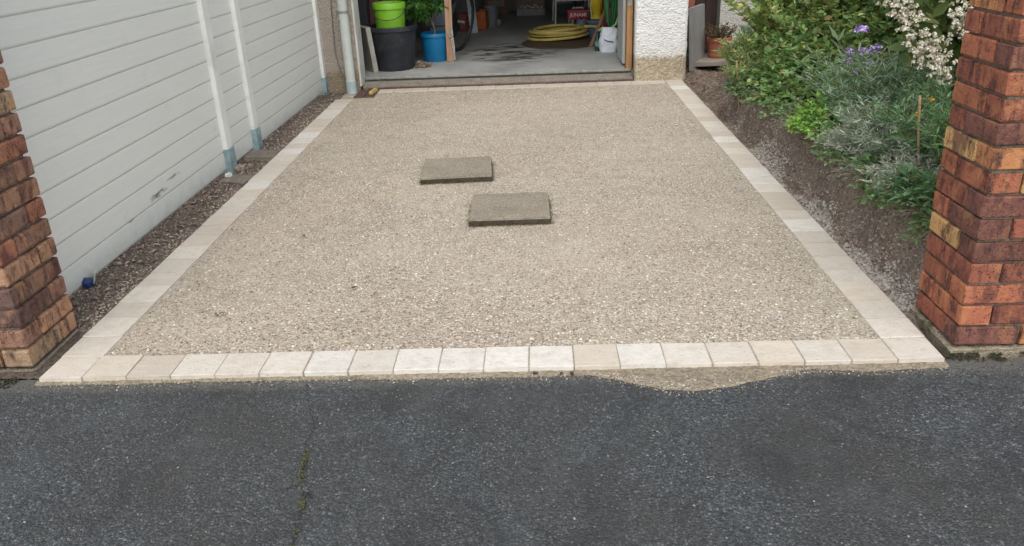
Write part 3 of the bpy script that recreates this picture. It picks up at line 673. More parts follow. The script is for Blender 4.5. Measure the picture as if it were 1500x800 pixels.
# wing to the right, set back
part('wing_wall', M['cream_rc'], (2.135, 8.84, 1.2), (.42, .24, 2.6)); part('wing_wall', M['cream_rc'], (4.75, 8.84, 1.2), (3.7, .24, 2.6))
part('wing_wall', M['cream_rc'], (2.625, 8.84, .10), (.56, .24, .40)); part('wing_wall', M['cream_rc'], (1.655, 8.84, 2.28), (.54, .24, .5)); part('wing_wall', M['cream_rc'], (2.625, 8.84, 1.85), (.56, .24, 1.3))
M['stone'] = plain('grey_brown_stone', (.26, .21, .175), .85, .25, 6, .5, 40)
for c, d in (((2.375, 8.71, .75), (.06, .10, .92)), ((2.625, 8.70, .32), (.62, .14, .05)), ((2.875, 8.71, .75), (.06, .10, .92))): part('window_surround', M['stone'], c, d, .004)
wf = part('window', plain('window_frame_paint', (.12, .085, .07), .6), (2.625, 8.80, .77), (.44, .05, .85), .003)
b = MB(); b.box((2.625, 8.775-7.55, .77), (.36, .012, .77)); b.build('pane', plain('dark_glass', (.03, .032, .035), .12, .1, spec=.6), wf)
dr = part('side_door', M['darkwood'], (1.665, 8.90, 1.03), (.52, .05, 2.0), .004)
for q in range(4): part('door_plank', M['darkwood'], (1.47+q*.13, 8.868, 1.03), (.122, .02, 1.98), .004)
# recess at the back-left corner of the drive: red tiles round the foot of the downpipe
rec = MB(); rec.box((-1.69, 7.37, -.055), (.52, .39, .08)); rec = tag(rec.build('tiled_recess', M['soil']), kind='structure')
tb = MB(); tb.box((0,0,0), (.088, .108, .02), bev=.003); tb = tb.mesh('tile', M['redtile'])
for ix in range(2):
    for iy in range(3): place('tile', tb, rec, (-1.555+ix*.093, 7.26+iy*.113, -.006+rnd.uniform(-.003,.003)), (rnd.uniform(-.02,.02), rnd.uniform(-.02,.02), rnd.uniform(-.02,.02)))

# downpipe and cable
dp = thing('downpipe', 'pale grey-green downpipe against the wall left of the garage', 'downpipe', (-1.655, 7.44, 0))
b = MB(); b.lathe([(.0,-.01),(.043,-.01),(.043,2.3),(.0,2.3)], n=20); b.build('pipe', M['pipe'], dp, True)
b = MB(); b.lathe([(.0455,.0),(.0475,.0),(.0475,.11),(.0455,.11),(.043,.115)], n=20); b.build('collar', plain('collar_plastic', (.36,.43,.42), .5), dp, True)
b = MB(); b.lathe([(.044,.0),(.0475,.0),(.0475,.022),(.044,.022)], (0,0,.70), 20); b.box((-.055, .02, .711), (.03, .05, .02)); b.tube([(-.05,-.01,.71),(-.062,-.02,.66),(-.06,-.02,.60),(-.045,-.035,.585),(-.035,-.035,.64),(-.04,-.03,.70)], .0035, 6)
b.build('bracket', M['rail'], dp, True)
b = MB(); b.tube([(-1.775,7.545,1.6),(-1.77,7.545,.9),(-1.785,7.543,.55),(-1.788,7.54,.36),(-1.77,7.53,.25),(-1.72,7.50,.12),(-1.70,7.49,.02)], .005, 6)
tag(b.build('cable', plain('grey_cable', (.16,.145,.125), .6), None, True), 'thin grey cable hanging down the wall beside the downpipe', 'cable')
b = MB(); b.box((0,0,0), (.032, .17, .026), bev=.004, seg=2); b.jitter(.003)
tag(b.build('wood_offcut', plain('yellow_wood', (.45,.33,.12), .8, .3, 30, .4), None, False, (-1.452, 7.40, .017), (0, 0, -.12)), 'short yellow offcut lying on the red tiles by the downpipe', 'offcut')

# ------------------------------------------------------------------ things in the garage
def pot_thing(name, label, cat, loc, parts, rotz=0.0, group=None):
    t = thing(name, label, cat, loc, rotz, group)
    for nm, mb, mat in parts: mb.build(nm, mat, t, True)
    return t
M['blackplastic'] = plain('black_plastic', (.022, .025, .03), .5, .35, 9, .2, dirt=(.075, .075, .07))
pot_thing('black_tub', 'large black plastic tub just inside the garage on the left', 'tub', (-1.385, 8.29, GFZ), [
    ('shell', MB().lathe([(0,.0),(.195,.0),(.205,.012),(.243,.39),(.236,.39),(.198,.02),(0,.02)], n=40), M['blackplastic']),
    ('rim', MB().lathe([(.243,.375),(.256,.378),(.258,.412),(.252,.42),(.234,.42),(.232,.39)], n=40), M['blackplastic'])])
pot_thing('green_bucket', 'lime green bucket standing in the black tub', 'bucket', (-1.385, 8.27, GFZ+.022), [
    ('shell', MB().lathe([(0,.0),(.118,.0),(.124,.01),(.152,.60),(.148,.60),(.12,.02),(0,.02)], n=36), plain('lime_plastic', (.20, .46, .03), .4, .12)),
    ('rim', MB().lathe([(.152,.555),(.160,.557),(.161,.605),(.157,.612),(.148,.612),(.147,.60)], n=36), plain('lime_plastic', (.2,.46,.03))),
    ('handle', MB().tube([(.165*math.cos(a), -.165*math.sin(a)*.6-.07, .56-.10*math.sin(a)) for a in np.linspace(0, math.pi, 14)], .004, 6), M['blackplastic'])])
M['blueplastic'] = plain('blue_plastic', (.008, .155, .33), .4, .15, 7, .1)
pot_thing('blue_bucket', 'bright blue bucket with a small plant beside the black tub', 'bucket', (-1.01, 8.72, GFZ), [
    ('shell', MB().lathe([(0,.0),(.125,.0),(.13,.008),(.146,.265),(.141,.265),(.124,.02),(0,.02)], n=36), M['blueplastic']),
    ('rim', MB().lathe([(.146,.245),(.156,.247),(.157,.275),(.152,.282),(.141,.282),(.140,.26)], n=36), M['blueplastic']),
    ('soil', MB().lathe([(0,.225),(.08,.23),(.14,.222)], n=20), M['soil']),
    ('handle', MB().tube([(.15, -.02, .235),(.185,-.03,.22),(.195,-.03,.17),(.18,-.03,.13),(.150,-.02,.12)], .008, 6), M['blackplastic'])])
b = MB(); b.box((0,0,.215), (.05, .30, .43), bev=.006, seg=2)
tag(b.build('leaning_slab', plain('beige_slab', (.36,.34,.29), .85, .2, 8, .4, 40), None, False, (-1.615, 8.22, GFZ), (0, -.10, .55)), 'beige slab leaning between the door track and black tub', 'slab')
pl = [((-1.62, 8.62), .10, (.11,.035,.035)), ((-1.50, 8.66), .09, (.07,.03,.035)), ((-1.40,8.70), .09, (.09,.045,.03)), ((-1.70,8.60), .10, (.035,.035,.045))]
for q, ((x, y), w, c) in enumerate(pl):
    b = MB(); b.box((0,0,.75), (w, .03, 1.5), bev=.004)
    lab = ['dark red plank leaning behind the lime green bucket', 'dull maroon plank behind the bucket, second from the wall', 'brown plank behind the lime bucket, nearest the plant', 'blue-black plank leaning nearest the door track'][q]
    tag(b.build('leaning_plank', plain('plank_paint%d' % q, c, .65), None, False, (x, y, GFZ), (-.06, rnd.uniform(-.05,.05), 0)), lab, 'plank')
pot_thing('storage_bin', 'grey upright storage bin with dark blue lid behind the blue bucket', 'bin', (-1.0, 9.22, GFZ), [
    ('body', MB().box((0,0,.24), (.20,.22,.48), bev=.012, seg=2), plain('bin_grey', (.16,.18,.21), .5)), ('lid', MB().box((0,0,.56), (.215,.235,.15), bev=.015, seg=2), plain('bin_blue', (.03,.045,.085), .5)),
    ('band', MB().box((0,0,.30), (.204,.224,.012)), M['blackplastic'])])
b = MB(); b.box((0,0,1.0), (.072, .05, 2.0), bev=.004)
tag(b.build('timber_post', M['timber'], None, False, (-.855, 8.62, GFZ), (-.02, .02, .1)), 'raw timber post standing right of the blue bucket', 'timber post')
b = MB(); b.tube([(.035,-.03,.36),(.04,-.04,.27),(.03,-.045,.20),(.045,-.045,.12),(.05,-.04,.02)], .010, 6); b.tube([(.02,-.035,.30),(.045,-.045,.24),(.055,-.045,.15),(.05,-.05,.06)], .007, 6)
b.tube([(-.01,-.035,.30),(.02,-.05,.25),(.05,-.05,.27)], .008, 6)
tag(b.build('rope', plain('pale_rope', (.38,.34,.29), .9, .2, 40, .5), None, True, (-.855, 8.62, GFZ)), 'pale rope hanging on the raw timber post', 'rope')
# wheel leaning behind the post
wt = thing('bicycle_wheel', 'dark bicycle wheel leaning behind the timber post', 'wheel', (-.83, 9.35, GFZ), 0)
b = MB(); b.tube([(0, .31*math.cos(a), .315+.31*math.sin(a)) for a in np.linspace(0, 2*math.pi, 41)[:-1]], .019, 8, True); b.build('tyre', M['blackplastic'], wt, True)
b = MB(); b.tube([(0, .285*math.cos(a), .315+.285*math.sin(a)) for a in np.linspace(0, 2*math.pi, 41)[:-1]], .009, 6, True); b.build('rim', M['track'], wt, True)
b = MB()
for q in range(18):
    a = q*math.pi/9; b.tube([(.02*(-1)**q, .02*math.cos(a), .315+.02*math.sin(a)), (0, .283*math.cos(a), .315+.283*math.sin(a))], .0015, 4)
b.build('spokes', M['track'], wt); MB().lathe([(0,-.04),(.018,-.04),(.018,.04),(0,.04)], (0,0,.315), 12, (0, math.pi/2, 0)).build('hub', M['rail'], wt, True); wt.rotation_euler = (0, .18, -.35)
b = MB(); b.box((0,0,1.0), (.10, .025, 2.0), bev=.003)
tag(b.build('pale_board', plain('white_board', (.40,.43,.44), .6), None, False, (-.745, 10.85, GFZ), (-.12, -.055, .2)), 'pale grey board leaning in front of the red crate', 'board')
def crate(label, loc, d, mat, rz):
    t = thing('crate', label, 'crate', loc, rz); w, l, h = d
    MB().box((0,0,.012), (w,l,.02)).build('base', mat, t)
    for s in (-1, 1):
        MB().box((0, s*(l/2-.008), h/2), (w, .016, h), bev=.003).build('side', mat, t); MB().box((s*(w/2-.008), 0, h/2), (.016, l-.034, h), bev=.003).build('end', mat, t)
    MB().box((0, -l/2-.004, h-.02), (w+.012, .008, .03), bev=.002).build('rim', mat, t)
crate('dark red plastic crate left of the leaning pale board', (-.86, 11.2, GFZ), (.20,.30,.22), plain('crate_red', (.24,.03,.03), .5), .1)
crate('orange plastic crate right of the leaning pale board', (-.655, 11.25, GFZ), (.13,.28,.24), plain('crate_orange', (.42,.10,.02), .5), -.1)
pot_thing('grey_tub', 'grey tapered tub deep in the garage beside the orange crate', 'tub', (-.545, 11.45, GFZ), [
    ('shell', MB().lathe([(0,0),(.075,0),(.10,.27),(.096,.27),(.07,.01),(0,.01)], n=20), plain('tub_grey', (.16,.165,.18), .6)), ('rim', MB().lathe([(.10,.25),(.108,.25),(.108,.275),(.096,.275)], n=20), plain('tub_grey', (.16,.165,.18)))])
pot_thing('ball', 'small pale ball on the dark garage floor', 'ball', (-.465, 11.62, GFZ+.042), [('shell', MB().lathe([(0,-.042)]+[(.042*math.cos(a), .042*math.sin(a)) for a in np.linspace(-1.4,1.4,11)]+[(0,.042)], n=18), plain('ball_white', (.45,.45,.42), .6)), ('seam', MB().lathe([(.0425,-.002),(.0432,0),(.0425,.002)], n=18), M['blackplastic'])])
bx = thing('cardboard_box', 'brown cardboard box with pale scribbled marks at the back wall', 'box', (-.01, 12.86, GFZ), 0)
MB().box((0,0,.20), (.41,.28,.40), bev=.004).build('carton', plain('cardboard', (.20,.145,.11), .9), bx); MB().box((0,-.141,.045), (.415,.006,.09)).build('tape', plain('grey_tape', (.23,.225,.23), .6), bx)
b = MB()
for pts in (((-.15,.12),(-.12,.15),(-.09,.11),(-.06,.15),(-.03,.12)), ((-.02,.14),(.02,.11),(.06,.12)), ((.04,.15),(.08,.14),(.12,.10)), ((.15,.13),(.16,.10)), ((-.08,.13),(-.09,.10))):
    b.tube([(x,-.143,z) for x, z in pts], .008, 5)
b.build('marks', plain('white_marks', (.62,.60,.55), .7), bx)
# white folding stand with the red tool case
st = thing('metal_stand', 'white metal stand at the right of the garage', 'stand', (.54, 11.55, GFZ), 0)
M['whitetube'] = plain('white_tube', (.60,.60,.57), .4, .1)
for s, y in ((-1, .34), (1, .34), (-1, -.30), (1, -.30)): MB().tube([(s*.225-.02*(y>0), y, 0), (s*.205, y*.85, .72)], .011, 8).build('leg', M['whitetube'], st, True)
MB().box((0, 0, .335), (.45, .58, .018), bev=.003).build('shelf', plain('shelf_grey', (.30,.32,.33), .6), st); MB().tube([(-.21,-.30,.325),(.21,-.30,.325)], .011, 8).build('front_rail', M['whitetube'], st, True)
MB().box((0, 0, .735), (.47, .60, .03), bev=.004).build('stand_top', M['whitetube'], st)
rc = thing('red_case', 'red tool case with pale lettering under the white stand', 'tool case', (.60, 11.02, GFZ), -.05)
for s in (-1, 1):
    for s2 in (0, .045): MB().box((s*(.115-s2), 0, .058), (.018, .17, .115), bev=.002).build('foot', plain('case_foot', (.42,.42,.40), .5), rc)
MB().box((0,0,.172), (.27,.19,.115), bev=.012, seg=2).build('body', plain('case_red', (.42,.025,.035), .45, .12), rc)
MB().tube([(-.07,0,.228),(-.065,0,.252),(.065,0,.252),(.07,0,.228)], .009, 6).build('handle', M['whitetube'], rc, True)
cu = bpy.data.curves.new('lettering', 'FONT'); cu.body = 'JUNAMI'; cu.size = .062; cu.align_x = 'CENTER'; cu.align_y = 'CENTER'; cu.extrude = .001; cu.offset = .0012
tmp = bpy.data.objects.new('tmp', cu); COL.objects.link(tmp); dg = bpy.context.evaluated_depsgraph_get(); lm = bpy.data.meshes.new_from_object(tmp.evaluated_get(dg)); bpy.data.objects.remove(tmp)
lm.materials.clear(); lm.materials.append(plain('letter_white', (.75,.70,.68), .6, .05)); place('lettering', lm, rc, (.005, -.0965, .172), (math.pi/2, 0, 0))
pot_thing('metal_canister', 'grey-blue metal canister under the red tool case', 'canister', (.63, 10.78, GFZ), [('body', MB().lathe([(0,0),(.062,0),(.065,.01),(.065,.12),(.05,.135),(0,.137)], n=24), plain('canister', (.28,.34,.36), .45, metal=.2)), ('cap', MB().lathe([(0,.155),(.018,.155),(.018,.136)], n=12), M['blackplastic'])])
pot_thing('blue_bin', 'dull blue basket bin behind the brown stick', 'bin', (.74, 10.02, GFZ), [('shell', MB().lathe([(0,0),(.075,0),(.095,.20),(.09,.20),(.07,.01),(0,.01)], n=24), plain('bin_dullblue', (.06,.10,.145), .6)), ('rim', MB().lathe([(.094,.18),(.102,.18),(.102,.205),(.09,.205)], n=24), plain('bin_slate', (.12,.14,.16)))])
ys_ = thing('yellow_sprayer', 'yellow garden sprayer with narrow waist at the right of the garage', 'sprayer', (.785, 10.25, GFZ), 0)
M['yellow'] = plain('yellow_plastic', (.72,.53,.03), .45, .15)
MB().lathe([(0,.13),(.062,.13),(.078,.16),(.076,.21),(.052,.25),(.058,.28),(.088,.36),(.095,.46),(.088,.55),(.04,.61),(0,.61)], n=24).build('tank', M['yellow'], ys_, True)
MB().lathe([(0,0),(.06,0),(.055,.12),(.045,.135),(0,.135)], n=20).build('foot', plain('sprayer_foot', (.10,.10,.06), .6), ys_, True); MB().tube([(-.06,-.03,.14),(-.075,-.05,.35),(-.05,-.04,.55)], .012, 8).build('wand', plain('pale_yellow_tube', (.55,.48,.2)), ys_, True)
b = MB(); b.box((0,0,.55), (.044, .028, 1.10), bev=.004)
tag(b.build('wooden_stick', M['stick'], None, False, (.645, 9.28, GFZ), Vector((.235, .30, .47)).to_track_quat('Z', 'Y').to_euler()), 'brown wooden stick leaning at a slant in front of the yellow sprayer', 'stick')
# coil of yellow hose on a brown mat
b = MB(); b.lathe([(0,.0),(.42,.0),(.43,.006),(.425,.014),(0,.016)], n=40, wob=.02)
tag(b.build('round_mat', m_wood('brown_mat', (.055,.04,.028), (.10,.075,.05), (6,6,6)), None, True, (.33, 9.66, GFZ+.001)), 'dark brown round mat under the yellow hose coil', 'mat').scale = (1.05, 1.15, 1)
hose = []; turns = 7
for q in range(turns*36):
    a = q*2*math.pi/36; k = q/36; R_ = .285 + .04*math.sin(k*1.7+.5) + .012*math.sin(a*2+k)
    hose.append((R_*1.08*math.cos(a), R_*1.05*math.sin(a), .024+.0135*k+.012*math.sin(a+k*2.1)))
e = Vector(hose[-1])
hose += [(.40,-.05,.13),(.47,-.10,.12),(.53,-.09,.17),(.56,-.02,.24),(.58,.06,.31)]
b = MB(); b.tube(hose, .0165, 8)
tag(b.build('hose_coil', plain('ochre_hose', (.50,.39,.11), .45, .2, 12), None, True, (.31, 10.0, GFZ+.012)), 'coil of yellow garden hose on the garage floor', 'hose')
gh = thing('green_hose', 'green striped hose hanging in loops by the garage door leaf', 'hose', (.845, 9.10, GFZ), 0)
for q in range(7):
    w = .022+.011*q; zt, zb_ = 1.25, .21+.02*(q % 3)
    pts = [(w*math.cos(a)+.004*q-.01*(1 if math.sin(a) < 0 else -.3), .012*(q-3)+.01*math.cos(a), (zt+zb_)/2+(zt-zb_)/2*math.sin(a)) for a in np.linspace(0, 2*math.pi, 49)[:-1]]
    MB().tube(pts, .0085, 7, True).build('loop', plain('hose_green%d' % (q % 2), ((.012,.11,.035), (.07,.25,.08))[q % 2], .4), gh, True)
MB().tube([(-.13,-.05,.20),(-.09,-.06,.23),(-.02,-.07,.21),(.05,-.06,.26),(.08,-.03,.33)], .014, 8).build('end_piece', plain('hose_pale_green', (.25,.42,.16), .5), gh, True)
MB().box((0,.08,1.24), (.10,.14,.03), bev=.004).build('hanger', M['rail'], gh)
# white bag
def sack(name, label, loc, d, mat, sd, rz=0):
    us = np.linspace(0, 2*math.pi, 33)[:-1]; zs = np.linspace(0, 1, 15); V = []
    for k, z in enumerate(zs):
        f = (1-.10*z)*(1 - .35*max(0, (z-.85)/.15)**2)*(.93+.07*min(1, z/.12)); fl_ = 1-.75*max(0, (z-.55)/.45)
        for a in us:
            c, s_ = math.cos(a), math.sin(a); e = 2/3.2
            V.append((d[0]/2*f*abs(c)**e*math.copysign(1,c), d[1]/2*f*fl_*abs(s_)**e*math.copysign(1,s_), d[2]*z))
    V = np.array(V); nz = vnoise(V[:,0]*1+V[:,1], V[:,2], 11, sd)*.034; V[:,0] += nz; V[:,1] += vnoise(V[:,0], V[:,2]+3, 14, sd+1)*.036
    m = len(us); F = [(k*m+q, k*m+(q+1)%m, (k+1)*m+(q+1)%m, (k+1)*m+q) for k in range(len(zs)-1) for q in range(m)]
    t = thing(name, label, 'bag', loc, rz); np_mesh('sack', V, np.array(F), mat, t, None, True); return t
bagt = sack('white_bag', 'white plastic bag beside the pale door leaf', (.808, 8.92, GFZ), (.19,.17,.25), plain('white_plastic_bag', (.62,.66,.70), .45, .08, 10, .9, 18), 70)
MB().tube([(-.055,-.088,.135),(-.01,-.092,.115),(.03,-.092,.112),(.045,-.09,.10)], .005, 5).build('print_mark', M['blackplastic'], bagt)
pot_thing('green_bottle', 'dark green bottle standing beside the white bag', 'bottle', (.695, 8.99, GFZ), [('glass', MB().lathe([(0,0),(.027,0),(.028,.01),(.028,.13),(.012,.17),(.011,.20),(0,.20)], n=18), plain('green_glass', (.01,.045,.032), .15, spec=.6)), ('label_band', MB().lathe([(.0285,.05),(.0287,.05),(.0287,.10),(.0285,.10)], n=18), plain('bottle_label', (.10,.22,.18), .6))])
def carton(name, label, loc, d, col, rz, mk):
    t = thing(name, label, 'box', loc, rz); m_ = plain(mk, col, .75, .2, 8)
    MB().box((0,0,d[2]/2), d, bev=.004).build('carton', m_, t); MB().box((0,-d[1]/2-.002,d[2]*.55), (d[0]*.7,.004,d[2]*.3)).build('panel', plain(mk+'_panel', tuple(min(1, c*1.9+.03) for c in col), .7), t)
carton('storage_box', 'dull brown box at the back wall, left of the marked cardboard box', (-.55, 13.1, GFZ), (.36,.30,.30), (.12,.085,.06), .1, 'dull_carton')
carton('storage_box', 'grey-green box at the back wall, right of the marked cardboard box', (.50, 13.0, GFZ), (.34,.30,.34), (.07,.085,.075), -.1, 'green_carton')
carton('storage_box', 'dark red box behind the slanting brown stick', (.90, 9.95, GFZ), (.14,.24,.50), (.16,.03,.025), 0, 'red_carton')
carton('storage_box', 'blue-grey box at the right wall behind the red tool case', (.90, 11.2, GFZ), (.26,.30,.22), (.08,.10,.13), .1, 'blue_carton')
carton('storage_box', 'dark crate-like box at the left wall behind the bicycle wheel', (-1.15, 10.4, GFZ), (.36,.5,.45), (.05,.045,.04), 0, 'dark_carton')
# dried clump by the tub
P = np.stack([rng.normal(-1.10, .035, 90), rng.normal(8.30, .03, 90), np.abs(rng.normal(GFZ+.012, .012, 90))], 1)
o = stones('dry_debris', P, rng.uniform(.008, .024, 90), pick([(.22,.17,.12,3),(.13,.10,.07,3),(.20,.07,.04,1)], 90), M['clod'], None, .8, .3, None); tag(o, 'clump of dry brown debris between black tub and blue bucket', 'debris')

# ------------------------------------------------------------------ beside the pier: slab, pots
b = MB(); b.box((0,0,.285), (.40, .035, .58), bev=.004); b.jitter(.003)
tag(b.build('slate_slab', plain('grey_slate', (.25,.245,.225), .8, .15, 6, .4, 45), None, False, (1.61, 8.16, .005), (-.06, 0, 1.08)), 'tall grey stone slab leaning beside the white pier', 'slab')
b = MB(); b.box((0,0,0), (.62, .46, .045), bev=.006); b.jitter(.003)
stp = tag(b.build('step_stone', plain('step_stone', (.30,.25,.205), .9, .2, 8, .4), None, False, (1.86, 8.26, .05), (0, 0, -.04)), 'flat brown stone step under the terracotta pot', 'step')
M['terra'] = plain('terracotta', (.36, .115, .07), .75, .15, 8, .2, dirt=(.26, .12, .085))
tp = pot_thing('terracotta_pot', 'terracotta pot holding a withered plant on the stone step', 'plant pot', (1.84, 8.30, .0735), [
    ('shell', MB().lathe([(0,0),(.095,0),(.10,.012),(.103,.03),(.099,.035),(.113,.165),(.106,.165),(.09,.02),(0,.02)], n=32), M['terra']),
    ('rim', MB().lathe([(.113,.155),(.122,.157),(.122,.19),(.116,.195),(.106,.195),(.105,.165)], n=32), M['terra']), ('soil', MB().lathe([(0,.168),(.10,.165)], n=20), M['soil'])])
t = pot_thing('dark_crate', 'dark wooden plant stand beside the side door', 'stand', (1.52, 8.52, .03), [('top', MB().box((0,0,.50), (.24,.22,.03), bev=.003), M['darkwood'])] + [('leg', MB().box((sx*.10, sy_*.09, .24), (.03,.03,.49)), M['darkwood']) for sx in (-1,1) for sy_ in (-1,1)])
t.name = 'plant_stand'
pot_thing('terracotta_pot', 'second terracotta pot, raised above the grey stone slab', 'plant pot', (1.53, 8.50, .547), [
    ('shell', MB().lathe([(0,0),(.085,0),(.105,.14),(.098,.14),(.08,.02),(0,.02)], n=28), M['terra']), ('rim', MB().lathe([(.105,.13),(.115,.13),(.115,.17),(.10,.17)], n=28), M['terra'])])

# ------------------------------------------------------------------ litter
M['leafdark'] = plain('dead_leaf', (.055,.035,.028), .8)
def leaf_obj(label, loc, rz, s):
    b = MB(); pts = [(-.5,0),(-.2,.28),(.15,.3),(.5,0),(.15,-.26),(-.2,-.3)]; c = b.bm.verts.new((0,0,.004*s/.02)); vs = [b.bm.verts.new((x*s, y*s, .30*s*abs(y)+.06*s)) for x, y in pts]
    for q in range(6): b.bm.faces.new((c, vs[q], vs[(q+1) % 6]))
    b.tube([(-.5*s,0,.05*s),(-.85*s,.05*s,.02*s)], .03*s, 4)
    tag(b.build('fallen_leaf', M['leafdark'], None, False, loc, (0,0,rz)), label, 'leaf', 'dead leaves on the driveway')
leaf_obj('dark curled dead leaf on the driveway nearest the road', (-.775, 3.10, .004), .5, .03)
leaf_obj('tiny dark dead leaf on the driveway nearest the fence', (-1.155, 3.745, .004), 2.2, .026)
def stone_obj(name, label, cat, loc, d, rz, mat, jit=.008, ring=9):
    b = MB(); poly = [(d[0]/2*math.cos(a)*rnd.uniform(.85,1.1), d[1]/2*math.sin(a)*rnd.uniform(.85,1.1)) for a in np.linspace(0, 2*math.pi, ring+1)[:-1]]
    b.prism(poly, 0, d[2]); b.jitter(jit*.3); tag(b.build(name, mat, None, False, loc, (rnd.uniform(-.04,.04), rnd.uniform(-.04,.04), rz)), label, cat)
def slab_obj(label, loc, d, rz):
    b = MB(); b.box((0,0,0), d, bev=.006, seg=2); b.jitter(.004)
    tag(b.build('flat_stone', plain('strip_stone', (.17,.145,.115), .9, .25, 12, .5), None, False, loc, (.0, .03, rz)), label, 'stone')
slab_obj('flat brown stone by the second fence post shoe', (-1.855, 5.36, -.012), (.20, .20, .03), .1)
slab_obj('flat brown stone by the foot of the first fence post', (-1.84, 4.80, -.014), (.17, .16, .03), -.15)
stone_obj('white_pebble', 'white pebble on the flat stone by the first post', 'pebble', (-1.905, 4.84, .002), (.045,.04,.018), .3, plain('white_pebble', (.68,.66,.62), .8))
for q in range(7):
    stone_obj('loose_stone', 'small tan stone between the two flat stones by the fence', 'stone', (-1.90+rnd.uniform(-.06,.06), 5.07+rnd.uniform(-.07,.07), -.014), (rnd.uniform(.03,.06), rnd.uniform(.025,.045), .02), rnd.uniform(0,3), plain('tan_stone', (.30,.23,.175), .9)); bpy.context.scene.objects[-1]['group'] = 'stones between the flat stones'
pc = thing('plastic_scrap', 'blue plastic scrap with pale flap under the fence by the pillar', 'litter', (-1.965, 3.20, -.006), .3)
MB().box((0,0,.022), (.035,.045,.03), rot=(.2,.3,.2), bev=.006).jitter(.006).build('blue_piece', plain('scrap_blue', (.012,.035,.12), .4), pc); MB().box((.025,.045,.03), (.004,.04,.055), rot=(.1,.25,.1)).jitter(.003).build('flap', plain('scrap_pale', (.42,.50,.47), .5), pc)

# ------------------------------------------------------------------ plants
TEMPL = {'lance': (np.array([(0,0),(.4,.5),(1,0),(.4,-.5)]), np.array([(0,1,2),(0,2,3)])),
    'oval': (np.array([(0,0),(.22,.36),(.58,.48),(1,0),(.58,-.48),(.22,-.36)]), np.array([(0,1,2),(0,2,3),(0,3,4),(0,4,5)])),
    'lobed': (np.array([(0,0),(-.02,.40),(.30,.30),(.42,.62),(.66,.26),(1,0),(.66,-.26),(.42,-.62),(.30,-.30),(-.02,-.40),(.35,0)]), np.array([(0,1,2),(10,0,2),(10,2,3),(10,3,4),(10,4,5),(10,5,6),(10,6,7),(10,7,8),(10,8,0),(8,9,0)]))}
def leaves(name, P, D, Nn, L, Wd, cols, tmpl, mat, parent, fold=.25, curl=.25):
    T, F = TEMPL[tmpl]; n = len(P); D = D/np.linalg.norm(D, axis=1, keepdims=True); Sd = np.cross(Nn, D); Sd /= np.linalg.norm(Sd, axis=1, keepdims=True)+1e-9; Nn = np.cross(D, Sd)
    u = T[:,0][None,:,None]; v = T[:,1][None,:,None]; L = L[:,None,None]; Wd = Wd[:,None,None]
    V = P[:,None,:] + D[:,None,:]*u*L + Sd[:,None,:]*v*Wd + Nn[:,None,:]*(np.abs(v)*Wd*fold - curl*u*u*L)
    k = len(T); FF = (F[None]+(np.arange(n)*k)[:,None,None]).reshape(-1, 3)
    return np_mesh(name, V.reshape(-1, 3), FF, mat, parent, np.repeat(cols, k, 0), False, 'stuff')
def sticks(name, lines, r, cols, parent, mat=None):
    """lines (n,k,3) -> thin three-sided tapering stems, one mesh"""
    n, k, _ = lines.shape; tang = np.gradient(lines, axis=1); tang /= np.linalg.norm(tang, axis=2, keepdims=True)+1e-9
    a = np.cross(tang, np.array([.3,.8,.2])); a /= np.linalg.norm(a, axis=2, keepdims=True)+1e-9; b = np.cross(tang, a)
    rr = (r*np.linspace(1, .45, k))[None,:,None]; V = np.stack([lines + (a*math.cos(q)+b*math.sin(q))*rr for q in (0, 2.094, 4.189)], 2).reshape(-1, 3)
    T = []
    for i in range(k-1):
        for q in range(3): A, B = i*3+q, i*3+(q+1)%3; T.append((A, B, B+3, A+3))
    F = (np.array(T)[None]+(np.arange(n)*3*k)[:,None,None]).reshape(-1, 4)
    return np_mesh(name, V, F, mat or M['stem'], parent, np.repeat(cols, 3*k, 0), True, 'stuff')
def mk_lines(base, n, H, r0, tilt, droop, k=7, hv=.3, lean=(0,0)):
    az = rng.uniform(0, 6.28, n); rad = r0*np.sqrt(rng.uniform(0, 1, n)); th = tilt*np.sqrt(rng.uniform(0, 1, n))
    az2 = az + rng.normal(0, .5, n); Lg = H*rng.uniform(1-hv, 1+hv*.5, n); t = np.linspace(0, 1, k)[None,:]
    hx, hy = np.cos(az2), np.sin(az2); s_, c_ = np.sin(th)*Lg, np.cos(th)*Lg; w = rng.normal(0, .05, (n, 2))*Lg[:,None]
    x = base[0]+np.cos(az)[:,None]*rad[:,None] + (hx*s_)[:,None]*(t+.45*droop*t*t) + lean[0]*H*t*t + w[:,:1]*np.sin(t*5)
    y = base[1]+np.sin(az)[:,None]*rad[:,None] + (hy*s_)[:,None]*(t+.45*droop*t*t) + lean[1]*H*t*t + w[:,1:]*np.sin(t*4)
    z = base[2] + c_[:,None]*t - droop*(s_[:,None]*.8+.12*Lg[:,None])*t*t
    return np.stack([x, y, z], -1)
def lift(pal, f=1.62): return [(p[0]*f, p[1]*f, p[2]*f, p[3]) for p in pal]
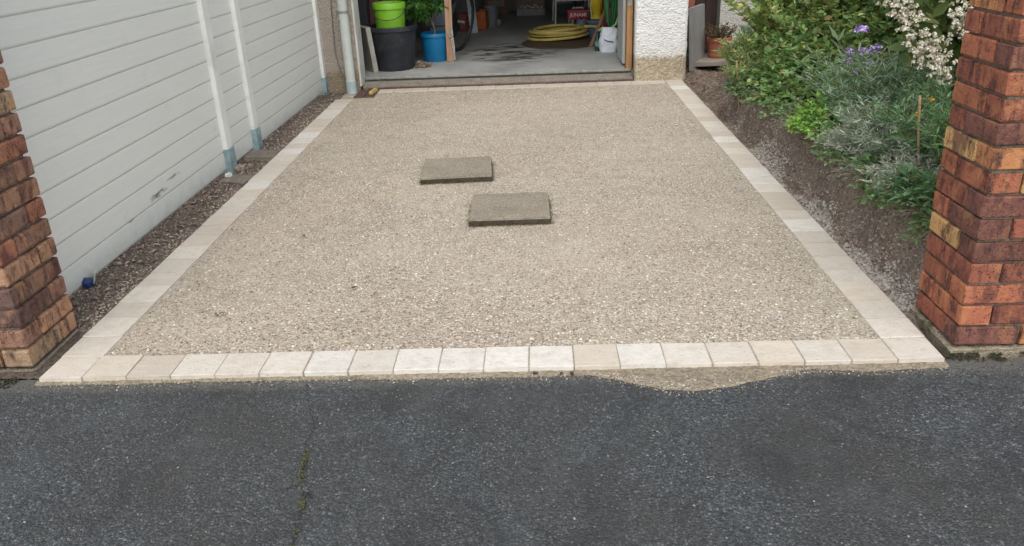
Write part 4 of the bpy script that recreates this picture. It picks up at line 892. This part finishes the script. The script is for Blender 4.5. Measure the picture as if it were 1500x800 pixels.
def plant(name, label, cat, base, n, H, r0, tilt, droop, per, L, Wd, tmpl, pal, stemcol, t0=.2, upness=.6, sr=.002, group=None, lean=(0,0), spreadl=1.0, hv=.3, jit=.30):
    t = thing(name, label, cat, base, 0, group); bz = (0, 0, 0)
    ln = mk_lines(bz, n, H, r0, tilt, droop, hv=hv, lean=lean); k = ln.shape[1]
    sticks('stems', ln, np.full(k, sr), pick([(*stemcol, 1)], n, .25), t)
    m = n*per; si = np.repeat(np.arange(n), per); tt = t0+(1-t0)*rng.uniform(0, 1, m)**.8; f = tt*(k-1); i0 = np.minimum(f.astype(int), k-2); fr = (f-i0)[:,None]
    P = ln[si,i0]*(1-fr)+ln[si,i0+1]*fr; tg = ln[si,i0+1]-ln[si,i0]; tg /= np.linalg.norm(tg, axis=1, keepdims=True)+1e-9
    az = rng.uniform(0, 6.28, m); out = np.stack([np.cos(az), np.sin(az), rng.normal(.15, .35, m)], 1); D = tg*(.35+.7*rng.uniform(0,1,m)[:,None]) + out*spreadl
    Nn = rng.normal(0, .45, (m, 3)); Nn[:,2] += upness; Nn += out*.25
    Ls = L*rng.uniform(.38, 1.28, m); ws = Wd*rng.uniform(.7, 1.2, m)*(Ls/L)
    leaves('foliage', P, D, Nn, Ls, ws, np.where(rng.uniform(0,1,(m,1)) < .035, pick([(.30,.22,.10,2),(.20,.13,.07,2),(.38,.33,.16,1)], m), pick(lift(pal), m, jit)), tmpl, M['leaf'], t); return t, ln
def zb(x, y): return float(zbed(np.array([x]), np.array([y]))[0])
def at(x, y): return (x, y, zb(x, y)-.005)
GRN = [(.10,.175,.055,4),(.15,.225,.08,3),(.06,.115,.04,3),(.21,.26,.10,1)]
DRK = [(.045,.085,.03,4),(.07,.125,.045,3),(.10,.165,.06,2),(.03,.055,.022,2)]
YEL = [(.19,.245,.08,4),(.26,.29,.10,3),(.12,.18,.055,3),(.40,.36,.11,.8),(.07,.115,.04,1.5)]
SIL = [(.17,.25,.16,4),(.24,.31,.22,3),(.11,.18,.10,3),(.32,.37,.29,1)]
GRY = [(.27,.31,.255,4),(.36,.39,.33,3),(.20,.25,.19,3),(.46,.47,.41,1)]

plant('narrow_leaved_bush', 'yellow-green narrow-leaved bush beside the terracotta pot', 'bush', at(1.74,6.45), 300, .38, .10, .58, .35, 34, .060, .009, 'lance',
      [(.22,.26,.11,4),(.15,.20,.075,4),(.32,.33,.15,2),(.45,.38,.12,.6),(.09,.14,.055,2)], (.14,.14,.06), .15, .5)
plant('narrow_leaved_bush', 'grey-green fine bush at the house wall behind the yellow-green one', 'bush', at(2.12,7.7), 160, .40, .10, .4, .2, 26, .06, .011, 'lance', SIL, (.14,.14,.08))
plant('rose_bush', 'tall yellow-green leafy bush in front of the basement window', 'bush', at(2.28,6.85), 100, 1.05, .28, .55, .45, 64, .060, .036, 'oval', YEL, (.12,.12,.05), .12, .8, .004)
plant('rose_bush', 'green leafy bush in the middle of the bed, left of the purple flowers', 'bush', at(2.13,6.0), 130, .62, .22, .7, .5, 54, .050, .032, 'oval', GRN+[(.20,.22,.06,2)], (.10,.10,.04), .12, .8, .003)
plant('cranesbill', 'low round-leaved green plant clump spilling towards the trench', 'plant', at(1.88,5.6), 420, .29, .22, .9, .5, 9, .040, .042, 'lobed', GRN, (.09,.12,.04), .45, 1.4, .0016)
plant('cranesbill', 'deep green low plant clump under the tall purple stalk', 'plant', at(2.05,5.0), 240, .30, .24, 1.0, .5, 9, .046, .046, 'lobed', DRK+[(.07,.12,.03,3)], (.08,.10,.04), .4, 1.3, .0016)
plant('cranesbill', 'small blue-green plant at the bank edge below the narrow-leaved bush', 'plant', at(1.63,5.95), 120, .17, .12, 1.1, .5, 9, .034, .030, 'lobed', [(.06,.13,.07,4),(.10,.17,.10,2),(.04,.08,.05,2)], (.10,.12,.06), .4, 1.3, .0014)
plant('cranesbill', 'fresh green low clump at the bank edge between stake and ferny clump', 'plant', at(1.74,5.22), 300, .25, .14, 1.0, .55, 9, .036, .038, 'lobed', GRN+[(.16,.22,.08,3)], (.11,.13,.05), .4, 1.3, .0015)
plant('narrow_leaved_bush', 'wispy yellowish tuft at the bank edge behind the thin stake', 'bush', at(1.62,6.05), 150, .27, .07, .7, .4, 22, .05, .007, 'lance', [(.22,.26,.11,4),(.15,.20,.075,4),(.32,.33,.15,2)], (.2,.19,.1), .15, .5, .0012)
plant('low_weed', 'tiny weed tuft on the soil bank below the low green clump', 'plant', at(1.60,4.85), 50, .10, .04, .9, .4, 10, .026, .013, 'oval', [(.14,.19,.07,3),(.20,.22,.09,2)], (.14,.15,.07), .3, 1.0, .0012)
plant('parsley', 'bright green ferny clump at the edge of the bank', 'plant', at(1.69,4.40), 480, .22, .14, 1.0, .45, 16, .026, .022, 'lobed', [(.19,.33,.07,4),(.26,.41,.10,3),(.12,.23,.05,3)], (.16,.26,.06), .35, 1.2, .0015)
plant('poppy', 'mid green broad-leaved young plant right of the bright ferny clump', 'plant', at(1.76,4.18), 70, .24, .08, .9, .45, 9, .065, .042, 'lobed', [(.10,.20,.06,4),(.15,.26,.10,3)], (.13,.2,.07), .35, 1.1, .0018)
plant('lavender', 'large feathery green bush in front of the cream flowers', 'bush', at(2.00,4.35), 460, .46, .24, .75, .25, 40, .052, .0075, 'lance', SIL+[(.07,.13,.05,3)], (.16,.19,.12), .1, .4, .0014)
plant('lavender', 'silvery grey wiry bush around the bamboo stake', 'bush', at(1.80,3.80), 330, .36, .17, .8, .25, 30, .040, .005, 'lance', GRY+[(.12,.17,.09,3)], (.27,.27,.22), .15, .4, .0013)
plant('lavender', 'green feathery bush close behind the red brick pillar', 'bush', at(2.02,3.55), 330, .46, .20, .75, .3, 34, .055, .009, 'lance', [(.11,.20,.09,4),(.17,.26,.14,3),(.07,.13,.055,3)], (.17,.2,.12), .1, .4, .0014)
plant('low_weed', 'low green weed at the bank lip beside the brick pillar', 'plant', at(1.62,3.20), 150, .15, .08, 1.1, .4, 12, .034, .016, 'oval', [(.07,.14,.06,4),(.11,.19,.10,3),(.05,.09,.04,2)], (.1,.13,.06), .25, 1.0, .0013)
plant('low_weed', 'dark green leafy weed tight against the red brick pillar', 'plant', at(1.70,3.02), 130, .16, .08, 1.1, .4, 12, .034, .017, 'oval', [(.08,.15,.07,4),(.12,.20,.11,3),(.06,.10,.05,2)], (.1,.13,.06), .25, 1.0, .0013)
plant('lavender', 'dry silver tuft at the lip of the bank below the wiry bush', 'bush', at(1.64,3.95), 220, .20, .09, 1.0, .3, 24, .030, .0042, 'lance', [(.33,.34,.29,4),(.42,.42,.37,3),(.24,.26,.20,2)], (.36,.34,.29), .1, .4, .0012)
plant('lavender', 'dry silver tuft near the foot of the bamboo stake', 'bush', at(1.66,3.38), 240, .20, .09, 1.0, .3, 24, .030, .0042, 'lance', [(.33,.34,.29,4),(.42,.42,.37,3),(.20,.25,.16,3)], (.36,.34,.29), .1, .4, .0012)
plant('low_weed', 'small green weed sprawling on the dry clippings', 'plant', at(1.64,3.62), 90, .17, .06, 1.0, .4, 11, .034, .017, 'oval', [(.08,.15,.06,4),(.12,.20,.09,3)], (.1,.13,.06), .25, 1.0, .0013)
plant('low_weed', 'small yellowish leafy sprout at the foot of the bamboo stake', 'plant', at(1.78,3.45), 30, .12, .04, .9, .4, 9, .045, .026, 'oval', [(.22,.25,.09,3),(.15,.20,.07,2)], (.14,.15,.06), .3, 1.0, .0013)
plant('evergreen_shrub', 'dark green shrub behind the purple flowers', 'shrub', at(2.85,6.75), 150, 1.25, .42, .6, .35, 70, .060, .036, 'oval', DRK+[(.06,.12,.03,2)], (.07,.06,.04), .08, .8, .005)
plant('evergreen_shrub', 'dark green shrub in the shade behind the cream flowers', 'shrub', at(3.35,5.7), 170, 1.35, .5, .6, .35, 70, .060, .036, 'oval', DRK, (.07,.06,.04), .06, .8, .005)
plant('evergreen_shrub', 'dark green shrub behind the top of the brick pillar', 'shrub', at(3.1,4.4), 150, 1.35, .45, .6, .35, 70, .060, .036, 'oval', DRK, (.07,.06,.04), .06, .8, .005)

for q, (y, dx) in enumerate(((2.98,.05),(3.14,.03),(3.30,.02),(3.50,.03),(3.70,.01),(3.92,.02),(4.12,.02),(4.62,.02),(4.82,.03),(5.02,.02),(5.42,.02),(5.62,.03),(5.85,.02))):
    x = float(bank_lines(np.array([0.0]), np.array([y]))[1][0]) + dx; kind = q % 3
    if kind == 0: plant('weed_tuft', 'small leafy weed tuft on the lip of the soil bank', 'plant', at(x, y), 70, .13, .06, 1.2, .6, 11, .030, .015, 'oval', [(.09,.15,.06,4),(.13,.20,.09,3),(.18,.20,.10,1)], (.12,.14,.07), .25, 1.0, .0012, 'weed tufts along the bank lip')
    elif kind == 1: plant('dry_tuft', 'small dry straw-coloured tuft on the lip of the soil bank', 'plant', at(x, y), 110, .13, .07, 1.25, .6, 12, .030, .003, 'lance', [(.30,.29,.22,4),(.22,.20,.14,3),(.16,.19,.10,3)], (.32,.28,.22), .1, .4, .0012, 'dry tufts along the bank lip')
    else: plant('fern_tuft', 'small feathery green tuft on the lip of the soil bank', 'plant', at(x, y), 90, .14, .06, 1.15, .5, 16, .022, .011, 'lobed', [(.11,.18,.08,4),(.16,.23,.12,3)], (.14,.17,.09), .2, 1.0, .0012, 'feathery tufts along the bank lip')
for q, (x, y, H_, lab) in enumerate(((1.86,5.2,.42,'leggy green stem rising beside the purple flowers'), (2.02,3.95,.55,'leggy green stem rising behind the bamboo stake'), (1.92,4.1,.50,'leggy grey-green stem among the feathery leaves in mid bed'), (1.80,5.75,.45,'leggy stem rising from the low green clump at the back'))):
    plant('leggy_stem', lab, 'plant', at(x, y), 7, H_, .05, .55, .4, 16, .06, .012, 'lance', [(.20,.27,.15,3),(.14,.20,.09,3)], (.26,.29,.18), .25, .5, .0026)
# purple flowered stalks
def flower_heads(parent, C, rad, npet, L, pal, name='flowers', tm='oval'):
    m = len(C)*npet; ci = np.repeat(np.arange(len(C)), npet); d = rng.normal(0, 1, (m, 3)); d[:,2] = np.abs(d[:,2])*.9+.05; d /= np.linalg.norm(d, axis=1, keepdims=True)
    P = C[ci] + d*(rad[ci]*rng.uniform(.35, 1.0, m))[:,None]; Dv = np.cross(d, rng.normal(0,1,(m,3)))+d*.35
    return leaves(name, P, Dv, d, L*rng.uniform(.6,1.2,m), L*.9*rng.uniform(.7,1.2,m), pick(pal, m, .2), tm, M['petal'], parent, .15, .2)
pf = thing('purple_flower', 'tall stalk with purple flower heads above the bed', 'flower', at(1.97,4.78))
b0 = np.array(at(1.97,4.78))
heads = np.array([(1.81,4.68,.76),(1.764,4.66,.65),(1.755,4.67,.605),(1.852,4.70,.64),(1.915,4.70,.655),(1.88,4.68,.585),(1.80,4.66,.53),(1.825,4.64,.56)])-b0
ln = []
for h_ in heads:
    t = np.linspace(0, 1, 8)[:,None]; mid = np.array([-.12,-.05,.28]); ln.append((1-t)**2*np.array([0,0,0])+2*t*(1-t)*mid+t**2*h_)
sticks('stems', np.array(ln), np.full(8, .0018), pick([(.13,.17,.08,1)], len(ln)), pf)
flower_heads(pf, heads, np.array([.040,.032,.026,.032,.036,.036,.026,.024]), 70, .017, [(.48,.31,.70,4),(.62,.48,.80,3),(.33,.18,.56,2)])
# pale leafy stalk to its left
sk = thing('leafy_stalk', 'single pale green leafy stalk leaning left of the purple flowers', 'plant', at(1.92,4.62)); b0 = np.array(at(1.92,4.62)); t = np.linspace(0, 1, 9)[:,None]
l0 = (t*np.array([1.665,4.60,.725]) + (1-t)*b0 - b0) + np.sin(t*math.pi)*np.array([.02,0,.02]); sticks('stem', l0[None], np.full(9, .0042), pick([(.26,.32,.18,1)], 1), sk)
P = l0[[2,3,3,4,5,6,6,7,7,8,8,8,8]]; m = len(P); az = rng.uniform(0, 6.28, m); D = np.stack([np.cos(az)*.9, np.sin(az)*.3, np.full(m, .5)], 1); D[-4:, 2] += .9; Nn = rng.normal(0, .3, (m, 3)); Nn[:,1] -= 1
leaves('leaf_blades', P, D, Nn, rng.uniform(.07,.12,m), rng.uniform(.014,.02,m), pick([(.20,.28,.15,3),(.26,.33,.20,2)], m), 'lance', M['leaf'], sk)

# shrub with cream flower panicles
cs, cl = plant('flowering_shrub', 'shrub with drooping cream flower clusters behind the red brick pillar', 'shrub', at(2.33,4.05), 100, 1.45, .22, .36, .35, 44, .068, .034, 'oval', [(.12,.18,.06,4),(.20,.24,.09,3),(.07,.12,.04,3),(.27,.29,.15,1)], (.12,.10,.06), .3, .6, .004, None, (-.05, -.03))
b0 = np.array(cs.location)
C = []; R_ = []
for (c, ax, ln_) in (((1.585,3.80,1.06), (.05,0,-.10), .17), ((1.62,3.80,1.00), (.05,0,-.05), .10), ((1.69,3.77,.91), (.05,0,-.13), .19), ((1.73,3.75,.85), (.08,0,-.13), .22), ((1.80,3.74,.84), (.02,0,-.09), .16), ((1.83,3.72,.98), (.05,0,-.06), .15), ((1.86,3.72,.93), (.05,0,-.06), .13)):
    ax = norm(np.array(ax))
    for q in range(46):
        u = rng.uniform(0, 1); C.append(np.array(c)+ax*ln_*u+rng.normal(0, .029*(1.15-.5*u), 3)-b0); R_.append(rng.uniform(.008, .016))
C = np.array(C); fl_o = flower_heads(cs, C, np.array(R_), 14, .011, [(.68,.63,.49,4),(.78,.74,.62,3),(.56,.50,.36,2),(.42,.40,.22,1)])
br = []
for (h_, m0) in (((1.64,3.86,.98), (2.0,3.95,1.0)), ((1.72,3.85,.82), (2.0,3.9,.95)), ((1.83,3.80,.87), (2.05,3.9,.9)), ((1.88,3.8,1.02), (2.1,3.9,.95))):
    t = np.linspace(0, 1, 9)[:,None]; br.append((1-t)**2*np.array([0,0,.2])+2*t*(1-t)*(np.array(m0)-b0)+t**2*(np.array(h_)-b0))
br = np.array(br); sticks('flower_branches', br, np.full(9, .004), pick([(.13,.11,.07,1)], len(br)), cs)
m = 260; i = rng.integers(0, len(br), m); j = rng.integers(3, 9, m); P = br[i, j]+rng.normal(0, .035, (m, 3)); D = rng.normal(0, 1, (m, 3)); D[:,2] -= .5; Nn = rng.normal(0, .4, (m, 3)); Nn[:,2] += .7; Nn[:,1] -= .3
leaves('leaf_sprays', P, D, Nn, rng.uniform(.05,.10,m), rng.uniform(.026,.05,m), pick([(.12,.17,.05,4),(.18,.21,.07,3),(.07,.12,.035,3)], m), 'oval', M['leaf'], cs)
# marigolds
mg = thing('marigold', 'small plant with orange-yellow flowers near the bamboo stake', 'flower', at(1.78,3.68)); b0 = np.array(at(1.78,3.68))
H_ = np.array([(1.685,3.60,.545),(1.745,3.62,.605)])-b0
sticks('stems', np.array([[h_*t for t in np.linspace(0,1,6)] for h_ in H_]), np.full(6, .0016), pick([(.12,.18,.06,1)], 2), mg); flower_heads(mg, H_, np.array([.009,.009]), 26, .013, [(.60,.30,.02,3),(.65,.40,.04,2)])
# stakes
def stake(label, p0, p1, r):
    b = MB(); p0, p1 = Vector(p0), Vector(p1); b.tube([p0.lerp(p1, t) + Vector((rnd.uniform(-.001,.001), 0, 0)) for t in np.linspace(0, 1, 9)], lambda u: r*(1+.12*(abs((u*4) % 1-.5) < .08)), 7)
    tag(b.build('bamboo_stake', plain('bamboo', (.42,.28,.15), .6, .2, 20), None, True), label, 'stake')
stake('bamboo stake standing in the silvery bush by the brick pillar', (1.70,3.50,zb(1.7,3.5)-.05), (1.652,3.53,.645), .0052)
stake('thin pale stake at the bank edge by the narrow-leaved bush', (1.50,5.93,-.02), (1.445,5.92,.425), .005)
# arching dry stems over the bed
ad = thing('dry_plant', 'long pale dry stems arching over the silvery bush', 'plant', at(1.80,3.9)); b0 = np.array(at(1.80,3.9)); L_ = []
for a, m_, e in (((1.52,4.0,.30),(1.70,3.75,.50),(1.70,3.20,.26)), ((1.62,3.7,.22),(1.64,3.7,.40),(1.60,3.72,.50)), ((1.72,3.4,.25),(1.78,3.35,.45),(1.86,3.4,.60)), ((1.66,3.8,.22),(1.67,3.8,.36),(1.63,3.78,.52)), ((1.55,4.9,.2),(1.50,4.8,.30),(1.62,4.6,.22))):
    t = np.linspace(0, 1, 10)[:,None]; L_.append((1-t)**2*np.array(a)+2*t*(1-t)*np.array(m_)+t**2*np.array(e)-b0)
sticks('stalks', np.array(L_), np.full(10, .0022), pick([(.40,.38,.27,1)], len(L_)), ad)
# plants in pots
def potted(parent, base, n, H, r0, tilt, per, L, Wd, tm, pal, sc, droop=.3, sr=.002):
    ln = mk_lines(base, n, H, r0, tilt, droop); sticks('stems', ln, np.full(7, sr), pick([(*sc,1)], n), parent); m = n*per; si = np.repeat(np.arange(n), per); j = rng.integers(2, 7, m)
    D = rng.normal(0, 1, (m, 3)); D[:,2] -= .1; Nn = rng.normal(0, .5, (m, 3)); Nn[:,2] += .6
    leaves('foliage', ln[si,j]+rng.normal(0,.01,(m,3)), D, Nn, L*rng.uniform(.6,1.2,m), Wd*rng.uniform(.7,1.2,m), pick(pal, m, .2), tm, M['leaf'], parent)
wp = thing('withered_plant', 'withered red-brown plant in the terracotta pot', 'plant', (1.84, 8.30, .24)); potted(wp, (0,0,0), 34, .17, .06, .85, 12, .04, .016, 'oval', [(.15,.08,.06,3),(.10,.06,.045,3),(.20,.13,.09,2),(.07,.07,.035,1)], (.14,.085,.06))
lp = thing('leafy_plant', 'green leafy plant growing out of the blue bucket', 'plant', (-1.01, 8.72, GFZ+.22)); ln = np.array([[(0,0,0),(.0,.0,.1),(-.01,0,.22),(-.01,-.01,.36),(-.03,-.02,.5),(-.02,0,.7)], [(.01,0,0),(.0,.0,.1),(-.03,-.02,.2),(-.10,-.05,.28),(-.16,-.08,.36),(-.2,-.1,.42)]], float)
sticks('trunk', ln, np.full(6, .011), pick([(.24,.18,.13,1)], 2), lp); potted(lp, (-.15,-.06,.17), 40, .36, .05, .75, 12, .085, .055, 'lobed', [(.06,.17,.03,4),(.10,.25,.05,3),(.03,.09,.02,3)], (.09,.12,.05), .5)

# moss and grass at the pillar feet, crumbs along the kerb
def moss(name, label, xa, xb, ya, yb, n, z):
    x = rng.uniform(xa, xb, n); y = ya+(yb-ya)*rng.uniform(0,1,n)**1.6; k = vnoise(x, y, 14, 61) > -.15; x, y = x[k], y[k]; n = len(x)
    o = stones(name, np.stack([x, y, np.full(n, z)], 1), rng.uniform(.002,.007,n), pick([(.04,.042,.018,3),(.06,.06,.025,2),(.07,.055,.038,4),(.03,.028,.018,3)], n), M['leaf'], None, .9, .3, 'stuff'); tag(o, label, 'moss')
moss('moss', 'dark moss at the foot of the red brick pillar', 1.395, 1.75, 2.468, 2.42, 420, ROAD+.004); moss('moss', 'dark moss at the foot of the brown brick pillar', -2.2, -1.83, 2.462, 2.38, 500, ROAD+.004)
x = rng.uniform(X0, X1, 900); P = np.stack([x, lip(x)-np.abs(rng.normal(0,.018,900)), np.full(900, ROAD+.003)], 1)
stones('kerb_grit', P, rng.uniform(.001,.004,900), pick([(.30,.26,.19,3),(.18,.15,.11,3),(.45,.41,.34,1)], 900), M['chip'], road, .6, .3)
P = np.stack([rng.uniform(-2,1.9,70), rng.uniform(1.3,2.3,70), np.full(70, ROAD+.003)], 1)
stones('loose_grit', P, rng.uniform(.002,.0042,70), pick([(.30,.30,.28,3),(.20,.20,.185,3),(.42,.41,.38,.6)], 70), M['chip'], road, .6, .2)
for q in range(3):
    stone_obj('mortar_lump', 'dark crumb of soil stuck to the mortar under the front pavers', 'crumb', ((-.02,.07,.105)[q], 2.397-.003*q, -.0175), ((.016,.012,.020)[q],.011,.007), q, M['leafdark']); bpy.context.scene.objects[-1]['group'] = 'soil crumbs on the mortar bed'
